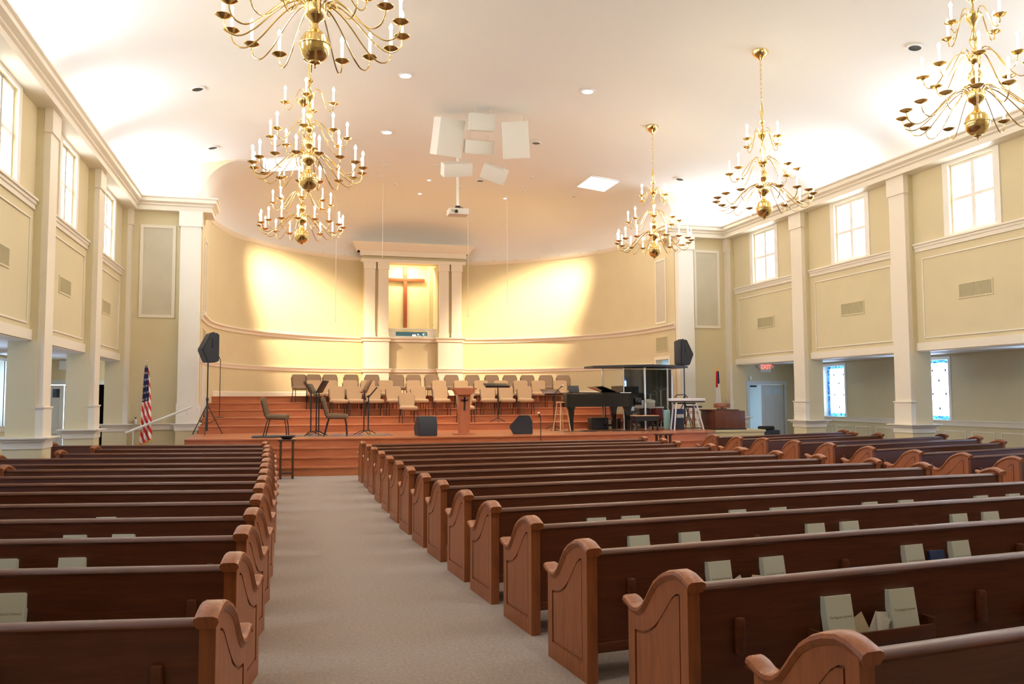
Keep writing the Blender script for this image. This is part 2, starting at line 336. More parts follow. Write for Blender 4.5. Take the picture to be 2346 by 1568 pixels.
# ------------------------------------------------------------------ aisles
for s, nm, xo in ((-1, 'left', -6.9), (1, 'right', 17.2)):
    xi = CX + s * 9.3; a, c = sorted((xi, xo))
    b = B(); b.box(a - (.0), c, -6, 25.8, 2.82, 2.9); struct(b, 'ceiling_aisle_' + nm, 'ceiling')
    yws = [23.55, 19.22, 14.9, 10.6, 6.4] if s > 0 else [23.4, 19.1, 14.9, 10.6, 6.4]
    b = B(); x0, x1 = sorted((xo, xo + s * .3)); b.box(x0, x1, -6, 25.8, 0, 1.05); b.box(x0, x1, -6, 25.8, 2.68, 2.9)
    ed = [-6] + sum([[y - .58, y + .58] for y in yws[::-1]], []) + [25.8]
    for i in range(0, len(ed), 2): b.box(x0, x1, ed[i], ed[i + 1], 1.05, 2.68)
    struct(b, 'wall_aisle_' + nm, 'wall')
    b = B(); r0, r1 = sorted((xo, xo - s * .08)); b.box(r0, r1, -6, 25.8, 1.02, 1.05); r0, r1 = sorted((xo, xo - s * .045)); b.box(r0, r1, -6, 25.8, .90, 1.02)
    y = -5.8
    while y < 25.3:
        b.ring([(y, .2), (y + .72, .2), (y + .72, .78), (y, .78)], [(y + .03, .23), (y + .69, .23), (y + .69, .75), (y + .03, .75)], lambda p, q, d: (xo - s * d, p, q), 0, .02); y += .92
    struct(b, 'trim_aisle_' + nm, 'wall' if 0 else 'trim')
    for i, yc in enumerate(yws):
        b = B(); b.ring([(yc - .66, 1.0), (yc + .66, 1.0), (yc + .66, 2.76), (yc - .66, 2.76)], [(yc - .58, 1.05), (yc + .58, 1.05), (yc + .58, 2.68), (yc - .58, 2.68)], lambda p, q, d: (xo - s * d, p, q), -.02, .03)
        wd = struct(b, 'window_%d' % (20 + i + (10 if s > 0 else 0)), 'trim_white')
        xg = xo + s * .2; g0, g1 = sorted((xg, xg + .006))
        b = B(); b.box(g0, g1, yc - .48, yc + .48, 1.15, 2.6); b.obj('stained_glass', 'stained_glass', wd)
        b = B(); b.ring([(yc - .58, 1.05), (yc + .58, 1.05), (yc + .58, 2.68), (yc - .58, 2.68)], [(yc - .48, 1.15), (yc + .48, 1.15), (yc + .48, 2.6), (yc - .48, 2.6)], lambda p, q, d: (xg + d, p, q), 0, .006); b.obj('stained_border', 'stained_border', wd)
        b = B()
        for zz, offs in ((1.35, (0,)), (1.75, (-.24, .24)), (2.12, (0,)), (2.4, (-.24, .24))):
            for oy in offs: b.prism([(yc + oy, zz - .05), (yc + oy + .028, zz), (yc + oy, zz + .05), (yc + oy - .028, zz)], lambda p, q, d: (xg - s * .004 + d, p, q), -.002, .002)
        b.obj('glass_diamonds', 'stained_purple', wd)
    # end wall with door opening
    b = B()
    if s > 0:
        b.box(13.9, 15.46, 25.8, 26, 0, 2.9); b.box(16.82, 17.5, 25.8, 26, 0, 2.9); b.box(15.46, 16.82, 25.8, 26, 2.12, 2.9)
    else:
        b.box(-7.2, -6.6, 25.8, 26, 0, 2.9); b.box(-5.3, -5.2, 25.8, 26, 0, 2.9); b.box(-4.4, -4.1, 25.8, 26, 0, 2.9); b.box(-6.6, -4.1, 25.8, 26, 2.12, 2.9)
    struct(b, 'wall_aisle_end_' + nm, 'wall')
# doors
def leaf(parent, x0, x1, y, lite='dark_glass', th=.045):
    b = B(); b.box(x0, x1, y, y + th, .01, 2.1); d = b.obj('door_leaf', 'door', parent)
    w2 = (x1 - x0); mx = (x0 + x1) / 2; st = w2 * .14
    b = B()
    for a, c in ((x0 + st, mx - st * .35), (mx + st * .35, x1 - st)):
        for z0, z1 in ((.25, .78), (.90, 1.66)): b.ring([(a, z0), (c, z0), (c, z1), (a, z1)], [(a + .03, z0 + .03), (c - .03, z0 + .03), (c - .03, z1 - .03), (a + .03, z1 - .03)], XZ, y - .012, y)
    b.obj('panel_moulding', 'door', d)
    for a, c in ((x0 + st + .01, mx - st * .45), (mx + st * .45, x1 - st - .01)):
        b = B(); b.box(a, c, y - .006, y + .002, 1.76, 2.0); b.obj('door_light', lite, d)
    return d
def frame(n, x0, x1, y):
    b = B(); b.box(x0 - .1, x0, y - .03, y + .02, 0, 2.2); b.box(x1, x1 + .1, y - .03, y + .02, 0, 2.2); b.box(x0 - .11, x1 + .11, y - .036, y + .025, 2.12, 2.24)
    return struct(b, 'door_%d' % n, 'door')
d = frame(1, -6.6, -5.3, 25.8); leaf(d, -6.6, -5.96, 25.84); leaf(d, -5.94, -5.3, 25.84)
d = frame(2, -5.2, -4.4, 25.8)
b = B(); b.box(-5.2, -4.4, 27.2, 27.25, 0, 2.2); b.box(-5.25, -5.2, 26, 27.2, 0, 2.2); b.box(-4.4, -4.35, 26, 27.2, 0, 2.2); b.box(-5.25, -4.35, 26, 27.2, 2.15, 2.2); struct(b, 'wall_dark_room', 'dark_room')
d = frame(3, 15.46, 16.82, 25.8); leaf(d, 15.96, 16.82, 25.84, 'hall')
dl = bpy.data.objects.new('door_leaf', None); C.objects.link(dl); dl.parent = d; dl.location = (15.46, 25.88, 0); dl.rotation_euler[2] = radians(80)
b = B(); b.box(0, .48, 0, .045, .01, 2.1); b.obj('open_leaf', 'door', dl)
b = B(); b.box(13.6, 18.2, 30.2, 30.3, 0, 2.9); b.box(13.6, 13.7, 26, 30.2, 0, 2.9); b.box(18.1, 18.2, 26, 30.2, 0, 2.9); struct(b, 'wall_hallway', 'hall')
b = B(); b.box(13.6, 18.2, 26, 30.3, 2.82, 2.9); struct(b, 'ceiling_hallway', 'ceiling')
b = B()
for z0, z1 in ((1.1, 2.1), (2.15, 2.6)):
    for x in (14.4, 15.05, 15.7, 16.35): b.ring([(x, z0), (x + .6, z0), (x + .6, z1), (x, z1)], [(x + .03, z0 + .03), (x + .57, z0 + .03), (x + .57, z1 - .03), (x + .03, z1 - .03)], XZ, 30.18, 30.2)
struct(b, 'trim_hallway_panels', 'hall')
t = thing('door_closer', 'dark door closer arm at the top of the open right aisle door', 'door closer', (15.6, 25.78, 2.06)); b = B(); b.box(-.12, .12, -.05, 0, -.03, .03, .008); b.obj('closer_body', 'dark_metal', t); b = B(); b.tube([(-.1, -.03, .0), (.05, -.12, .0), (.13, -.04, .01)], .008); b.obj('closer_arm', 'dark_metal', t)
t = thing('side_cabinet', 'low white cabinet seen through the open right aisle door', 'cabinet', (15.45, 27.0, 0)); b = B(); b.box(-.1, .5, 0, .4, 0, .88); b.obj('body', 'hall', t); b = B(); b.box(-.13, .53, -.03, .43, .88, .91); b.obj('top', 'hall', t)
t = thing('potted_plant', 'small dark-leaved plant on the white cabinet beyond the doorway', 'plant', (15.85, 27.15, .91)); b = B(); b.lathe([(.04, 0), (.06, .09), (.055, .09)], n=12); b.obj('pot', 'dark_wood', t)
b = B()
for k in range(9): a = k * .7; b.tube([(0, 0, .08), (.05 * cos(a), .05 * sin(a), .18), (.10 * cos(a), .10 * sin(a), .20 + .015 * (k % 4))], .01, 5, radii=[.006, .016, .004])
mat('leaf', (.05, .12, .04), .6); b.obj('leaves', 'leaf', t)
# exit sign
t = thing('exit_sign', 'lit red EXIT sign with twin emergency lamps above the right aisle door', 'sign', (16.1, 25.8, 2.7)); b = B(); b.box(-.2, .2, -.07, 0, -.15, .13, .01); b.obj('housing', 'exit_white', t)
text('EXIT', .21, 'exit_red', t, (0, -.075, .02), (radians(90), 0, 0), .003)
for q in (-1, 1): b = B(); b.lathe([(.0, 0), (.055, .0), (.06, .05), (.03, .09), (0, .09)], n=14); o = b.obj('emergency_lamp', 'exit_white', t, (q * .26, -.05, .02)); o.rotation_euler[0] = radians(60)
t = thing('exit_sign', 'unlit white EXIT sign box above the left aisle doors', 'sign', (-5.95, 25.8, 2.66)); b = B(); b.box(-.13, .13, -.06, 0, -.13, .13, .01); b.obj('housing', 'exit_white', t)
b = B(); b.box(15.48, 15.56, 25.76, 25.8, 2.28, 2.4, .005); tag(b.obj('thermostat', 'exit_white'), 'small white wall box left of the lit EXIT sign', 'wall box')
# ------------------------------------------------------------------ apse walls
def arc(r, a0, a1, n, cy=AY): return [(CX - r * cos(a0 + (a1 - a0) * k / n), cy + r * sin(a0 + (a1 - a0) * k / n)) for k in range(n + 1)]
aL = math.acos((CX - 2.86) / RA); aR = pi - math.acos((6.68 - CX) / RA)
LP = [(CX - RA, YW)] + arc(RA, 0, aL, 30); RP = arc(RA, aR, pi, 30) + [(CX + RA, 25.69)]
TH = [(-.2, .78), (0, .78), (0, 7.2), (-.2, 7.2)]
b = B(); b.sweep(LP, TH, -1); struct(b, 'wall_apse_left', 'wall')
b = B(); b.sweep(RP, TH, -1); b.box(11.95, 12.15, 24.71, 25.7, 2.93, 7.2); b.box(11.95, 12.15, YW, 24.72, .78, 7.2); struct(b, 'wall_apse_right', 'wall')
UR = [(0, 3.88), (.03, 3.88), (.04, 3.96), (.10, 4.01), (.10, 4.05), (0, 4.05)]; LR = [(0, 2.70), (.03, 2.70), (.05, 2.80), (.07, 2.81), (.07, 2.84), (0, 2.84)]; BB = [(0, 1.78), (.025, 1.78), (.025, 1.93), (0, 1.95)]; CR = [(0, 7.02), (.03, 7.04), (.06, 7.1), (.08, 7.16), (0, 7.17)]
RPf = arc(RA, aR, pi, 30) + [(CX + RA, YW)]
for nm, P in (('left', LP), ('right', RPf)):
    b = B(); b.sweep(P, UR, -1); b.sweep(P, CR, -1)
    b.sweep(P if nm == 'left' else arc(RA, aR, pi, 30), LR, -1)
    PB = [p for p in P if p[1] > 27.0]; b.sweep(PB, BB, -1); struct(b, 'trim_apse_' + nm, 'trim')
# side panels, vent and door of the apse cheeks
for s, nm in ((-1, 'left'), (1, 'right')):
    X = lambda o: CX + s * (7.1 - o)
    b = B(); b.ring([(24.84, 4.12), (25.64, 4.12), (25.64, 6.25), (24.84, 6.25)], [(24.9, 4.18), (25.58, 4.18), (25.58, 6.19), (24.9, 6.19)], lambda p, q, d: (X(d), p, q), 0, .03); struct(b, 'trim_apse_cheek_' + nm, 'trim')
    b = B(); b.box(*sorted((X(0), X(.01))), 24.9, 25.58, 4.18, 6.19); struct(b, 'trim_apse_cheek_panel_' + nm, 'acoustic')
    t = thing('wall_vent', 'square slatted air grille on the %s cheek of the apse' % nm, 'vent', (X(0), 25.25, 3.44), 0, 'air grilles in the apse')
    b = B(); b.ring([(-.44, -.25), (.44, -.25), (.44, .25), (-.44, .25)], [(-.41, -.22), (.41, -.22), (.41, .22), (-.41, .22)], lambda a, c, d: (-s * d, a, c), 0, .015); b.obj('frame', 'wall', t)
    b = B(); b.box(*sorted((0, -s * .004)), -.41, .41, -.22, .22); b.obj('backing', 'grille', t)
    b = B()
    for k in range(20): b.box(*sorted((-s * .004, -s * .012)), -.40 + k * .041, -.385 + k * .041, -.22, .22)
    b.obj('slats', 'grille', t)
    b = B(); b.ring([(24.62, .78), (25.79, .78), (25.79, 3.03), (24.62, 3.03)], [(24.72, .781), (25.69, .781), (25.69, 2.93), (24.72, 2.93)], lambda p, q, d: (X(d), p, q), -.01, .03); dd = struct(b, 'door_%d' % (5 if s > 0 else 4), 'trim')
    if s < 0: b = B(); b.box(CX - 7.1, CX - 7.09, 24.72, 25.69, .79, 2.93); b.obj('door_leaf', 'door', dd)
b = B(); b.box(13.6, 13.7, 24.55, 26.1, .78, 3.1); b.box(12.15, 13.7, 26.0, 26.1, .78, 3.1); b.box(12.15, 13.7, 24.55, 24.62, .78, 3.1); struct(b, 'wall_side_room', 'hall')
b = B(); b.box(12.15, 13.7, 24.55, 26.1, .70, .78); struct(b, 'floor_side_room', 'carpet'); b = B(); b.box(12.15, 13.7, 24.55, 26.1, 3.0, 3.1); struct(b, 'ceiling_side_room', 'ceiling')
area('side_room_light', (12.9, 25.3, 2.95), (0, 0, 0), .5, .5, 12, (.8, .92, 1))
# central pavilion with the baptistry opening
b = B(); b.box(2.86, 3.81, 32.25, 33.3, .78, 6.93); b.box(5.73, 6.68, 32.25, 33.3, .78, 6.93); b.box(3.81, 5.73, 32.45, 32.7, .78, 3.97)
b.box(2.8, 6.74, 32.25, 33.3, 7.03, 7.36); struct(b, 'wall_pavilion', 'wall')
b = B()
for x0, x1 in ((2.86, 3.30), (3.38, 3.81), (5.75, 6.16), (6.24, 6.68)):
    b.box(x0 + .02, x1 - .02, 32.12, 32.26, 4.05, 6.95); b.box(x0 - .01, x1 + .01, 32.09, 32.26, 6.66, 6.95); b.box(x0, x1, 32.1, 32.26, 4.05, 4.22)
for x0, x1 in ((2.86, 3.81), (5.73, 6.68)): b.box(x0 - .01, x1 + .01, 32.1, 32.26, 1.78, 3.9)
b.box(2.74, 6.80, 32.08, 32.3, 6.93, 7.05); b.box(2.70, 6.84, 32.1, 32.3, 7.18, 7.36)
b.sweep([(2.62, 32.9), (2.62, 32.12), (6.92, 32.12), (6.92, 32.9)], [(0, 7.36), (.06, 7.40), (.10, 7.5), (.20, 7.62), (.22, 7.68), (-.2, 7.68), (-.2, 7.36)], -1)
b.box(2.62, 6.92, 32.1, 33.1, 7.36, 7.66)
pv = [(2.83, 32.75), (2.83, 32.09), (3.84, 32.09), (3.84, 32.42), (5.70, 32.42), (5.70, 32.09), (6.71, 32.09), (6.71, 32.75)]
for P in (UR, LR): b.sweep(pv, P, -1)
struct(b, 'trim_pavilion', 'trim')
b = B(); b.box(3.2, 5.66, 34.3, 34.5, 3.9, 7.6); b.box(3.2, 3.3, 33.2, 34.3, 3.9, 7.6); b.box(5.66, 6.3, 33.9, 34.5, 3.9, 7.6); b.box(5.9, 6.0, 33.2, 34.0, 3.9, 7.6); b.box(3.2, 6.0, 33.2, 34.4, 7.5, 7.6); struct(b, 'wall_baptistry', 'wall')
b = B(); b.box(3.2, 6.0, 33.2, 34.5, 3.85, 3.97); struct(b, 'floor_baptistry', 'trim')
b = B(); b.box(3.84, 5.7, 32.48, 32.56, 3.97, 4.12); b.box(3.84, 4.12, 32.48, 32.56, 4.12, 4.40); b.box(5.36, 5.7, 32.48, 32.56, 4.12, 4.40); b.box(3.84, 5.7, 32.46, 32.58, 4.36, 4.42); struct(b, 'trim_baptistry_front', 'trim_white')
t = thing('baptistry_tank', 'baptistry tank with blue water behind its clear front glass', 'baptistry', (4.74, 32.52, 4.12)); b = B(); b.box(-.62, .62, 0, .5, 0, .17); b.obj('water', 'blue_water', t); b = B(); b.box(-.62, .62, -.02, -.01, 0, .24); b.obj('front_glass', 'acrylic', t)
b = B(); b.tube([(5.55, 32.7, 4.4), (5.56, 32.72, 4.52), (5.62, 32.76, 4.6), (5.72, 32.8, 4.62)], .015, 8); tag(b.obj('grab_rail', 'chrome'), 'small curved chrome grab rail beside the baptistry tank', 'handrail')
t = thing('wooden_cross', 'large reddish wooden cross on the bright baptistry wall', 'cross', (4.72, 34.28, 5.9)); b = B(); b.box(-.075, .075, -.12, -.02, -1.3, 1.22, .006); b.obj('upright', 'cross_wood', t); b = B(); b.box(-.8, .8, -.121, -.021, .60, .73, .006); b.obj('crossbar', 'cross_wood', t)
# ------------------------------------------------------------------ floor, rear of the room, stage
b = B(); b.box(-7.3, 18.4, -6.2, 30.4, -.1, 0); struct(b, 'floor', 'carpet', 0)
b = B(); b.box(-7.3, 17.6, -6.3, -6, 0, 9.3); struct(b, 'wall_back', 'wall')
def front(dy, xs): return [(x, 19.6 + .0165 * (x - 5) ** 2 - dy) for x in xs]
xs = [-2.2 + 13.0 * k / 24 for k in range(25)]
for k in range(3):
    z0, z1 = .195 * k, .195 * (k + 1); F = front(.3 * (3 - k), xs)
    b = B(); b.prism(F + [(10.8, 21.0), (-2.2, 21.0)], XY, z0, z1 - .03); b.prism([(x, y - .025) for x, y in F] + [(10.82, 21.0), (-2.22, 21.0)], XY, z1 - .03, z1)
    struct(b, 'floor_stage_step_%d' % (k + 1), 'stage_wood', 20)
F = front(0, xs); b = B(); b.prism(F + [(11.55, 21.1), (11.55, 24.0), (11.95, 24.2), (11.95, 33), (-2.25, 33), (-2.2, 24.3)], XY, .585, .75)
b.prism([(x, y - .03) for x, y in F] + [(11.58, 21.1), (11.58, 24.0), (11.95, 24.2), (11.95, 33), (-2.25, 33), (-2.23, 24.3)], XY, .75, .78); b.box(-2.2, 10.8, 20.9, 21.2, 0, .6); b.box(-2.2, -2.1, 20.9, 24.2, 0, .6); struct(b, 'floor_stage', 'stage_wood', 20)
for k in range(5):
    y0 = 23.6 + .85 * k; z0, z1 = .78 + .2 * k, .98 + .2 * k
    b = B()
    if k < 4: b.box(-2.2, 10.2, y0, y0 + .9, z0, z1 - .03); b.box(-2.2, 10.22, y0 - .025, y0 + .9, z1 - .03, z1, .008)
    else:
        P = [(-2.2, y0), (10.2, y0)] + [(x, y) for x, y in arc(7.08, pi * .62, pi * .06, 24) if x < 10.3]; P2 = [(-2.2, y0 - .025), (10.2, y0 - .025)] + P[2:]
        P = [(-2.2, y0), (10.2, y0), (10.2, 30.0), (8.6, 31.7), (6.8, 32.5), (2.9, 32.5), (1, 31.6), (-.6, 30.2), (-1.8, 28)]; P2 = [(-2.2, y0 - .025), (10.2, y0 - .025)] + P[2:]
        b.prism(P, XY, z0, z1 - .03); b.prism(P2, XY, z1 - .03, z1)
    struct(b, 'floor_choir_step_%d' % (k + 1), 'stage_wood', 20)
    if k: b = B(); b.box(-2.2, 10.2, y0, 28, z0 - .2 * k, z0); struct(b, 'floor_choir_core_%d' % k, 'stage_wood', 20)
b = B(); b.box(11.62, 13.25, 21.35, 24.2, 0, .70); b.box(11.60, 13.28, 21.32, 24.2, .70, .76); struct(b, 'floor_organ_platform', 'wall')
# ------------------------------------------------------------------ ceiling fixtures
def nrm(x, y):
    f = lambda x, y: nave_z(x - CX) if y < YW else apse_z(hypot(x - CX, max(0, y - AY)), x - CX)
    e = .05; return Vector((-(f(x + e, y) - f(x - e, y)) / (2 * e), -(f(x, y + e) - f(x, y - e)) / (2 * e), 1)).normalized(), f(x, y)
def can(x, y, r, m, label, grp):
    n, z = nrm(x, y); t = thing('recessed_light', label, 'ceiling light', (x, y, z - .004), 0, grp); t.rotation_mode = 'QUATERNION'; t.rotation_quaternion = n.to_track_quat('Z', 'Y')
    b = B(); P = [(r * 1.35 * cos(k * pi / 12), r * 1.35 * sin(k * pi / 12)) for k in range(24)]; Q = [(r * cos(k * pi / 12), r * sin(k * pi / 12)) for k in range(24)]
    b.ring(P, Q, XY, -.02, 0); b.obj('trim_ring', 'ceiling', t)
    b = B(); b.lathe([(r, -.008), (r * .98, -.004)], n=20); b.obj('lens', m, t)
for i, (x, y, l) in enumerate([(-1.89, 18.61, 'open black ceiling can over the left pews, nearer the camera'), (-1.92, 22.93, 'open black ceiling can over the left end of the stage'), (6.7, 22.06, 'dark ceiling can just right of the hanging loudspeaker cluster'), (6.12, 26.5, 'dark ceiling can right of the projector pole, over the choir'), (11.51, 22.88, 'dark ceiling can near the far right chandelier'), (11.5, 12.99, 'dark round ceiling can beside the nearest right chandelier')]):
    can(x, y, .115, 'black', l, 'dark ceiling cans')
for x, y, l in [(2.47, 18.01, 'lit round ceiling light just right of the nearest left chandelier'), (2.54, 22.08, 'lit round ceiling light left of the hanging loudspeaker cluster'), (6.72, 17.96, 'lit round ceiling light between the loudspeakers and the right chandeliers'), (4.4, 21.4, 'lit ceiling light half hidden behind the loudspeaker cluster')]:
    can(x, y, .125, 'down_on', l, 'lit ceiling cans')
SM = [(1.02, 25.61), (2.0, 28.4), (2.85, 25.34), (2.88, 26.69), (3.44, 27.58), (4.47, 28.76), (4.48, 26.88), (4.45, 25.08), (5.64, 27.57), (7.47, 28.43), (7.54, 25.47), (7.77, 27.17), (9.53, 26.93)]
for i, (x, y) in enumerate(SM): can(x, y, .06, 'down_on' if i in (5, 6, 9) else 'grille', 'small recessed choir downlight, %s from the left over the apse' % ORD[i], 'small choir downlights')
for x, y, l, rx in ((9.68, 25.03, 'bright rectangular ceiling opening right of the loudspeaker cluster', 1), (-.16, 25.12, 'bright rectangular ceiling opening behind the left chandeliers', -1)):
    n, z = nrm(x, y); t = thing('ceiling_panel_light', l, 'ceiling light', (x, y, z - .01), 0, 'rectangular stage light panels'); t.rotation_mode = 'QUATERNION'; t.rotation_quaternion = n.to_track_quat('Z', 'Y') @ Euler((0, 0, radians(0))).to_quaternion()
    b = B(); b.ring([(-.69, -.51), (.69, -.51), (.69, .51), (-.69, .51)], [(-.65, -.47), (.65, -.47), (.65, .47), (-.65, .47)], XY, -.02, .0); b.obj('frame', 'ceiling', t)
    b = B(); b.box(-.65, .65, -.47, .47, -.006, 0); b.obj('diffuser', 'panel_light', t)
# hanging choir microphone cables
for i, (x, y, zb) in enumerate([(3.05, 27.6, 6.4), (1.6, 28.6, 4.3), (7.4, 27.9, 5.0), (6.2, 28.8, 4.6)]):
    n, z = nrm(x, y); b = B(); b.tube([(x, y, z), (x, y, zb)], .008, 6); t = b.obj('microphone_cable', 'trim_white'); tag(t, 'thin white hanging microphone cable, %s from the left over the choir' % ORD[[1, 0, 3, 2][i]], 'cable', 'hanging choir microphone cables')
    b = B(); b.tube([(x, y, zb), (x, y, zb - .05)], .014, 8); b.obj('microphone', 'trim_white', t)
# ------------------------------------------------------------------ chandeliers
def arm_pts(pr): 
    P = [Vector((r, 0, z)) for r, z in pr]; out = []
    for i in range(len(P) - 1):
        p0, p1, p2, p3 = P[max(i - 1, 0)], P[i], P[i + 1], P[min(i + 2, len(P) - 1)]
        for k in range(4):
            t = k / 4; out.append(.5 * ((2 * p1) + (p2 - p0) * t + (2 * p0 - 5 * p1 + 4 * p2 - p3) * t * t + (3 * p1 - p0 - 3 * p2 + p3) * t ** 3))
    return out + [P[-1]]
TIER = [(16, .93, .39, .60, [(.09, .60), (.16, .655), (.27, .62), (.42, .50), (.60, .31), (.75, .205), (.86, .215), (.92, .29), (.93, .38)]),
        (8, .65, .92, 1.10, [(.08, 1.10), (.13, 1.19), (.22, 1.17), (.33, 1.02), (.44, .84), (.54, .755), (.62, .79), (.65, .91)]),
        (4, .41, 1.53, 1.68, [(.07, 1.68), (.11, 1.78), (.18, 1.75), (.24, 1.60), (.30, 1.45), (.36, 1.40), (.405, 1.44), (.41, 1.52)])]
def make_chandelier():
    t = thing('brass_chandelier', 'x', 'chandelier', (0, 0, 0), 0, 'brass chandeliers in two rows')
    b = B(); b.lathe([(0, -.07), (.012, -.06), (.006, -.04), (.02, -.02), (.055, -.008), (.06, .008), (.10, .03), (.135, .07), (.158, .12), (.165, .17), (.171, .176), (.171, .188), (.162, .2), (.15, .25), (.115, .30), (.07, .335), (.04, .36), (.03, .42), (.05, .45), (.10, .49), (.115, .53), (.12, .56), (.12, .61), (.10, .63), (.04, .66), (.03, .71), (.06, .75), (.095, .80), (.095, .86), (.05, .93), (.03, .97), (.03, 1.0), (.085, 1.06), (.10, 1.12), (.06, 1.15), (.03, 1.19), (.022, 1.24), (.055, 1.31), (.06, 1.36), (.03, 1.42), (.025, 1.5), (.04, 1.58), (.085, 1.64), (.095, 1.70), (.05, 1.73), (.022, 1.78), (.018, 1.88), (.06, 1.92), (.065, 1.95), (.02, 1.97), (.02, 2.02), (.032, 2.08), (.035, 2.18), (.02, 2.26), (.022, 2.3), (.008, 2.32), (0, 2.32)], n=24)
    b.obj('body', 'brass', t)
    b = B(); z = 2.33; k = 0
    while z < 3.22:
        ang = (pi / 2) * (k % 2); pts = [(.017 * cos(a) * cos(ang), .017 * cos(a) * sin(ang), z + .028 + .03 * sin(a)) for a in [2 * pi * q / 10 for q in range(11)]]; b.tube(pts, .0045, 5, cap=False); z += .047; k += 1
    b.obj('chain', 'brass', t)
    b = B(); b.lathe([(.0, 3.19), (.02, 3.20), (.05, 3.24), (.12, 3.29), (.16, 3.35), (.165, 3.40), (0, 3.40)], n=24); b.obj('canopy', 'brass', t)
    for ti, (n, R, cz, hz, pr) in enumerate(TIER):
        ap = arm_pts(pr); b = B(); b.tube(ap, .0085, 6); am = b.mesh('arm', 'brass')
        b = B(); b.lathe([(0, cz - .035), (.022, cz - .028), (.055, cz - .016), (.086, cz + .004), (.088, cz + .010), (.03, cz + .006), (.02, cz + .02), (0, cz + .02)], (R, 0, 0), 14); dm = b.mesh('drip_pan', 'brass')
        b = B(); b.lathe([(.017, cz + .01), (.0165, cz + .21), (0, cz + .21)], (R, 0, 0), 10); cm = b.mesh('candle_sleeve', 'candle_glow')
        b = B(); b.lathe([(.008, cz + .21), (.020, cz + .232), (.024, cz + .252), (.015, cz + .28), (0, cz + .305)], (R, 0, 0), 8); lm = b.mesh('flame_bulb', 'bulb')
        off = pi / n + (.22 if ti == 0 else .5 if ti == 2 else .1)
        for k in range(n):
            a = link('arm', am, t); a.rotation_euler[2] = off + 2 * pi * k / n
            link('drip_pan', dm, a); link('candle_sleeve', cm, a); link('flame_bulb', lm, a)
    return t
ch = make_chandelier(); CH = [(.26, 8.94, 'large brass chandelier cut by the top edge, nearest of the left row'), (.34, 14.6, 'brass chandelier in the middle of the left row, below the nearest one'), (.32, 19.7, 'farthest brass chandelier of the left row, in front of the apse'), (9.16, 9.24, 'brass chandelier at the top right corner, nearest of the right row'), (9.18, 14.6, 'brass chandelier in the middle of the right row with full chain'), (9.06, 19.5, 'farthest brass chandelier of the right row, near the skylit panel')]
off_mesh = None
for i, (x, y, l) in enumerate(CH):
    o = ch if i == 0 else copy_tree(ch); o.location = (x, y, 5.27); o['label'] = l; o.rotation_euler[2] = i * .13
for o in list(bpy.data.objects):             # a few burnt-out bulbs
    if o.name.startswith('flame_bulb') and random.random() < .06:
        if off_mesh is None: off_mesh = {}
        k = o.data.name
        if k not in off_mesh: off_mesh[k] = o.data.copy(); off_mesh[k].materials[0] = M['bulb_off']
        o.data = off_mesh[k]
# ------------------------------------------------------------------ hanging loudspeaker cluster and projector
def hung(x, y, z, w2, d2, h2, rx, ry, rz, label, grille=True):
    t = thing('hanging_loudspeaker', label, 'loudspeaker', (x, y, z), 0, 'white loudspeakers hung from the nave ceiling'); t.rotation_euler = (radians(rx), radians(ry), radians(rz))
    b = B(); b.box(-w2, w2, -d2, d2, -h2, h2, .012); b.obj('cabinet', 'speaker_white', t)
    b = B(); b.box(-w2 + .03, w2 - .03, -d2 - .012, -d2 - .002, -h2 + .03, h2 - .03, .004); b.obj('grille', 'speaker_white', t)
    b = B()
    for q in (-1, 1): b.tube([(q * w2 * .6, 0, h2), (q * w2 * .6, 0, h2 + .14)], .006, 6)
    b.obj('suspension_rod', 'speaker_white', t)
hung(3.85, 20.3, 8.22, .34, .22, .46, 18, 0, 14, 'tall white hanging loudspeaker at the left of the cluster')
hung(5.50, 19.9, 8.16, .33, .22, .45, 18, -4, -14, 'tall white hanging loudspeaker at the right of the cluster')
hung(4.64, 19.9, 8.54, .32, .15, .21, 15, 0, 0, 'small white hanging loudspeaker at the top centre of the cluster')
hung(4.65, 20.3, 8.03, .37, .14, .17, 20, 0, 0, 'small white hanging loudspeaker in the middle of the cluster')
hung(4.2, 20.9, 7.60, .39, .14, .17, 30, -8, 8, 'tilted white hanging loudspeaker at the lower left of the cluster')
hung(5.2, 20.9, 7.55, .33, .14, .19, 30, 20, -8, 'tilted white hanging loudspeaker at the lower right of the cluster')
t = thing('projector', 'white projector hanging on a long white pole from the ceiling', 'projector', (4.45, 22.0, 6.72)); b = B(); b.tube([(0, 0, .16), (0, 0, 2.14)], .035, 12); b.obj('pole', 'trim_white', t)
b = B(); b.box(-.27, .27, -.2, .2, -.09, .08, .02); b.obj('housing', 'projector', t); b = B(); b.tube([(-.08, -.2, -.02), (-.08, -.24, -.02)], .045, 14); b.obj('lens', 'black', t); b = B(); b.box(-.22, -.12, -.205, -.2, -.04, .04); b.obj('air_vent', 'grille', t)
b = B(); b.box(-.06, .06, -.06, .06, .08, .17); b.tube([(-.12, -.1, .08), (0, -.05, .17), (.13, -.1, .10)], .01, 6); b.obj('bracket', 'dark_metal', t)
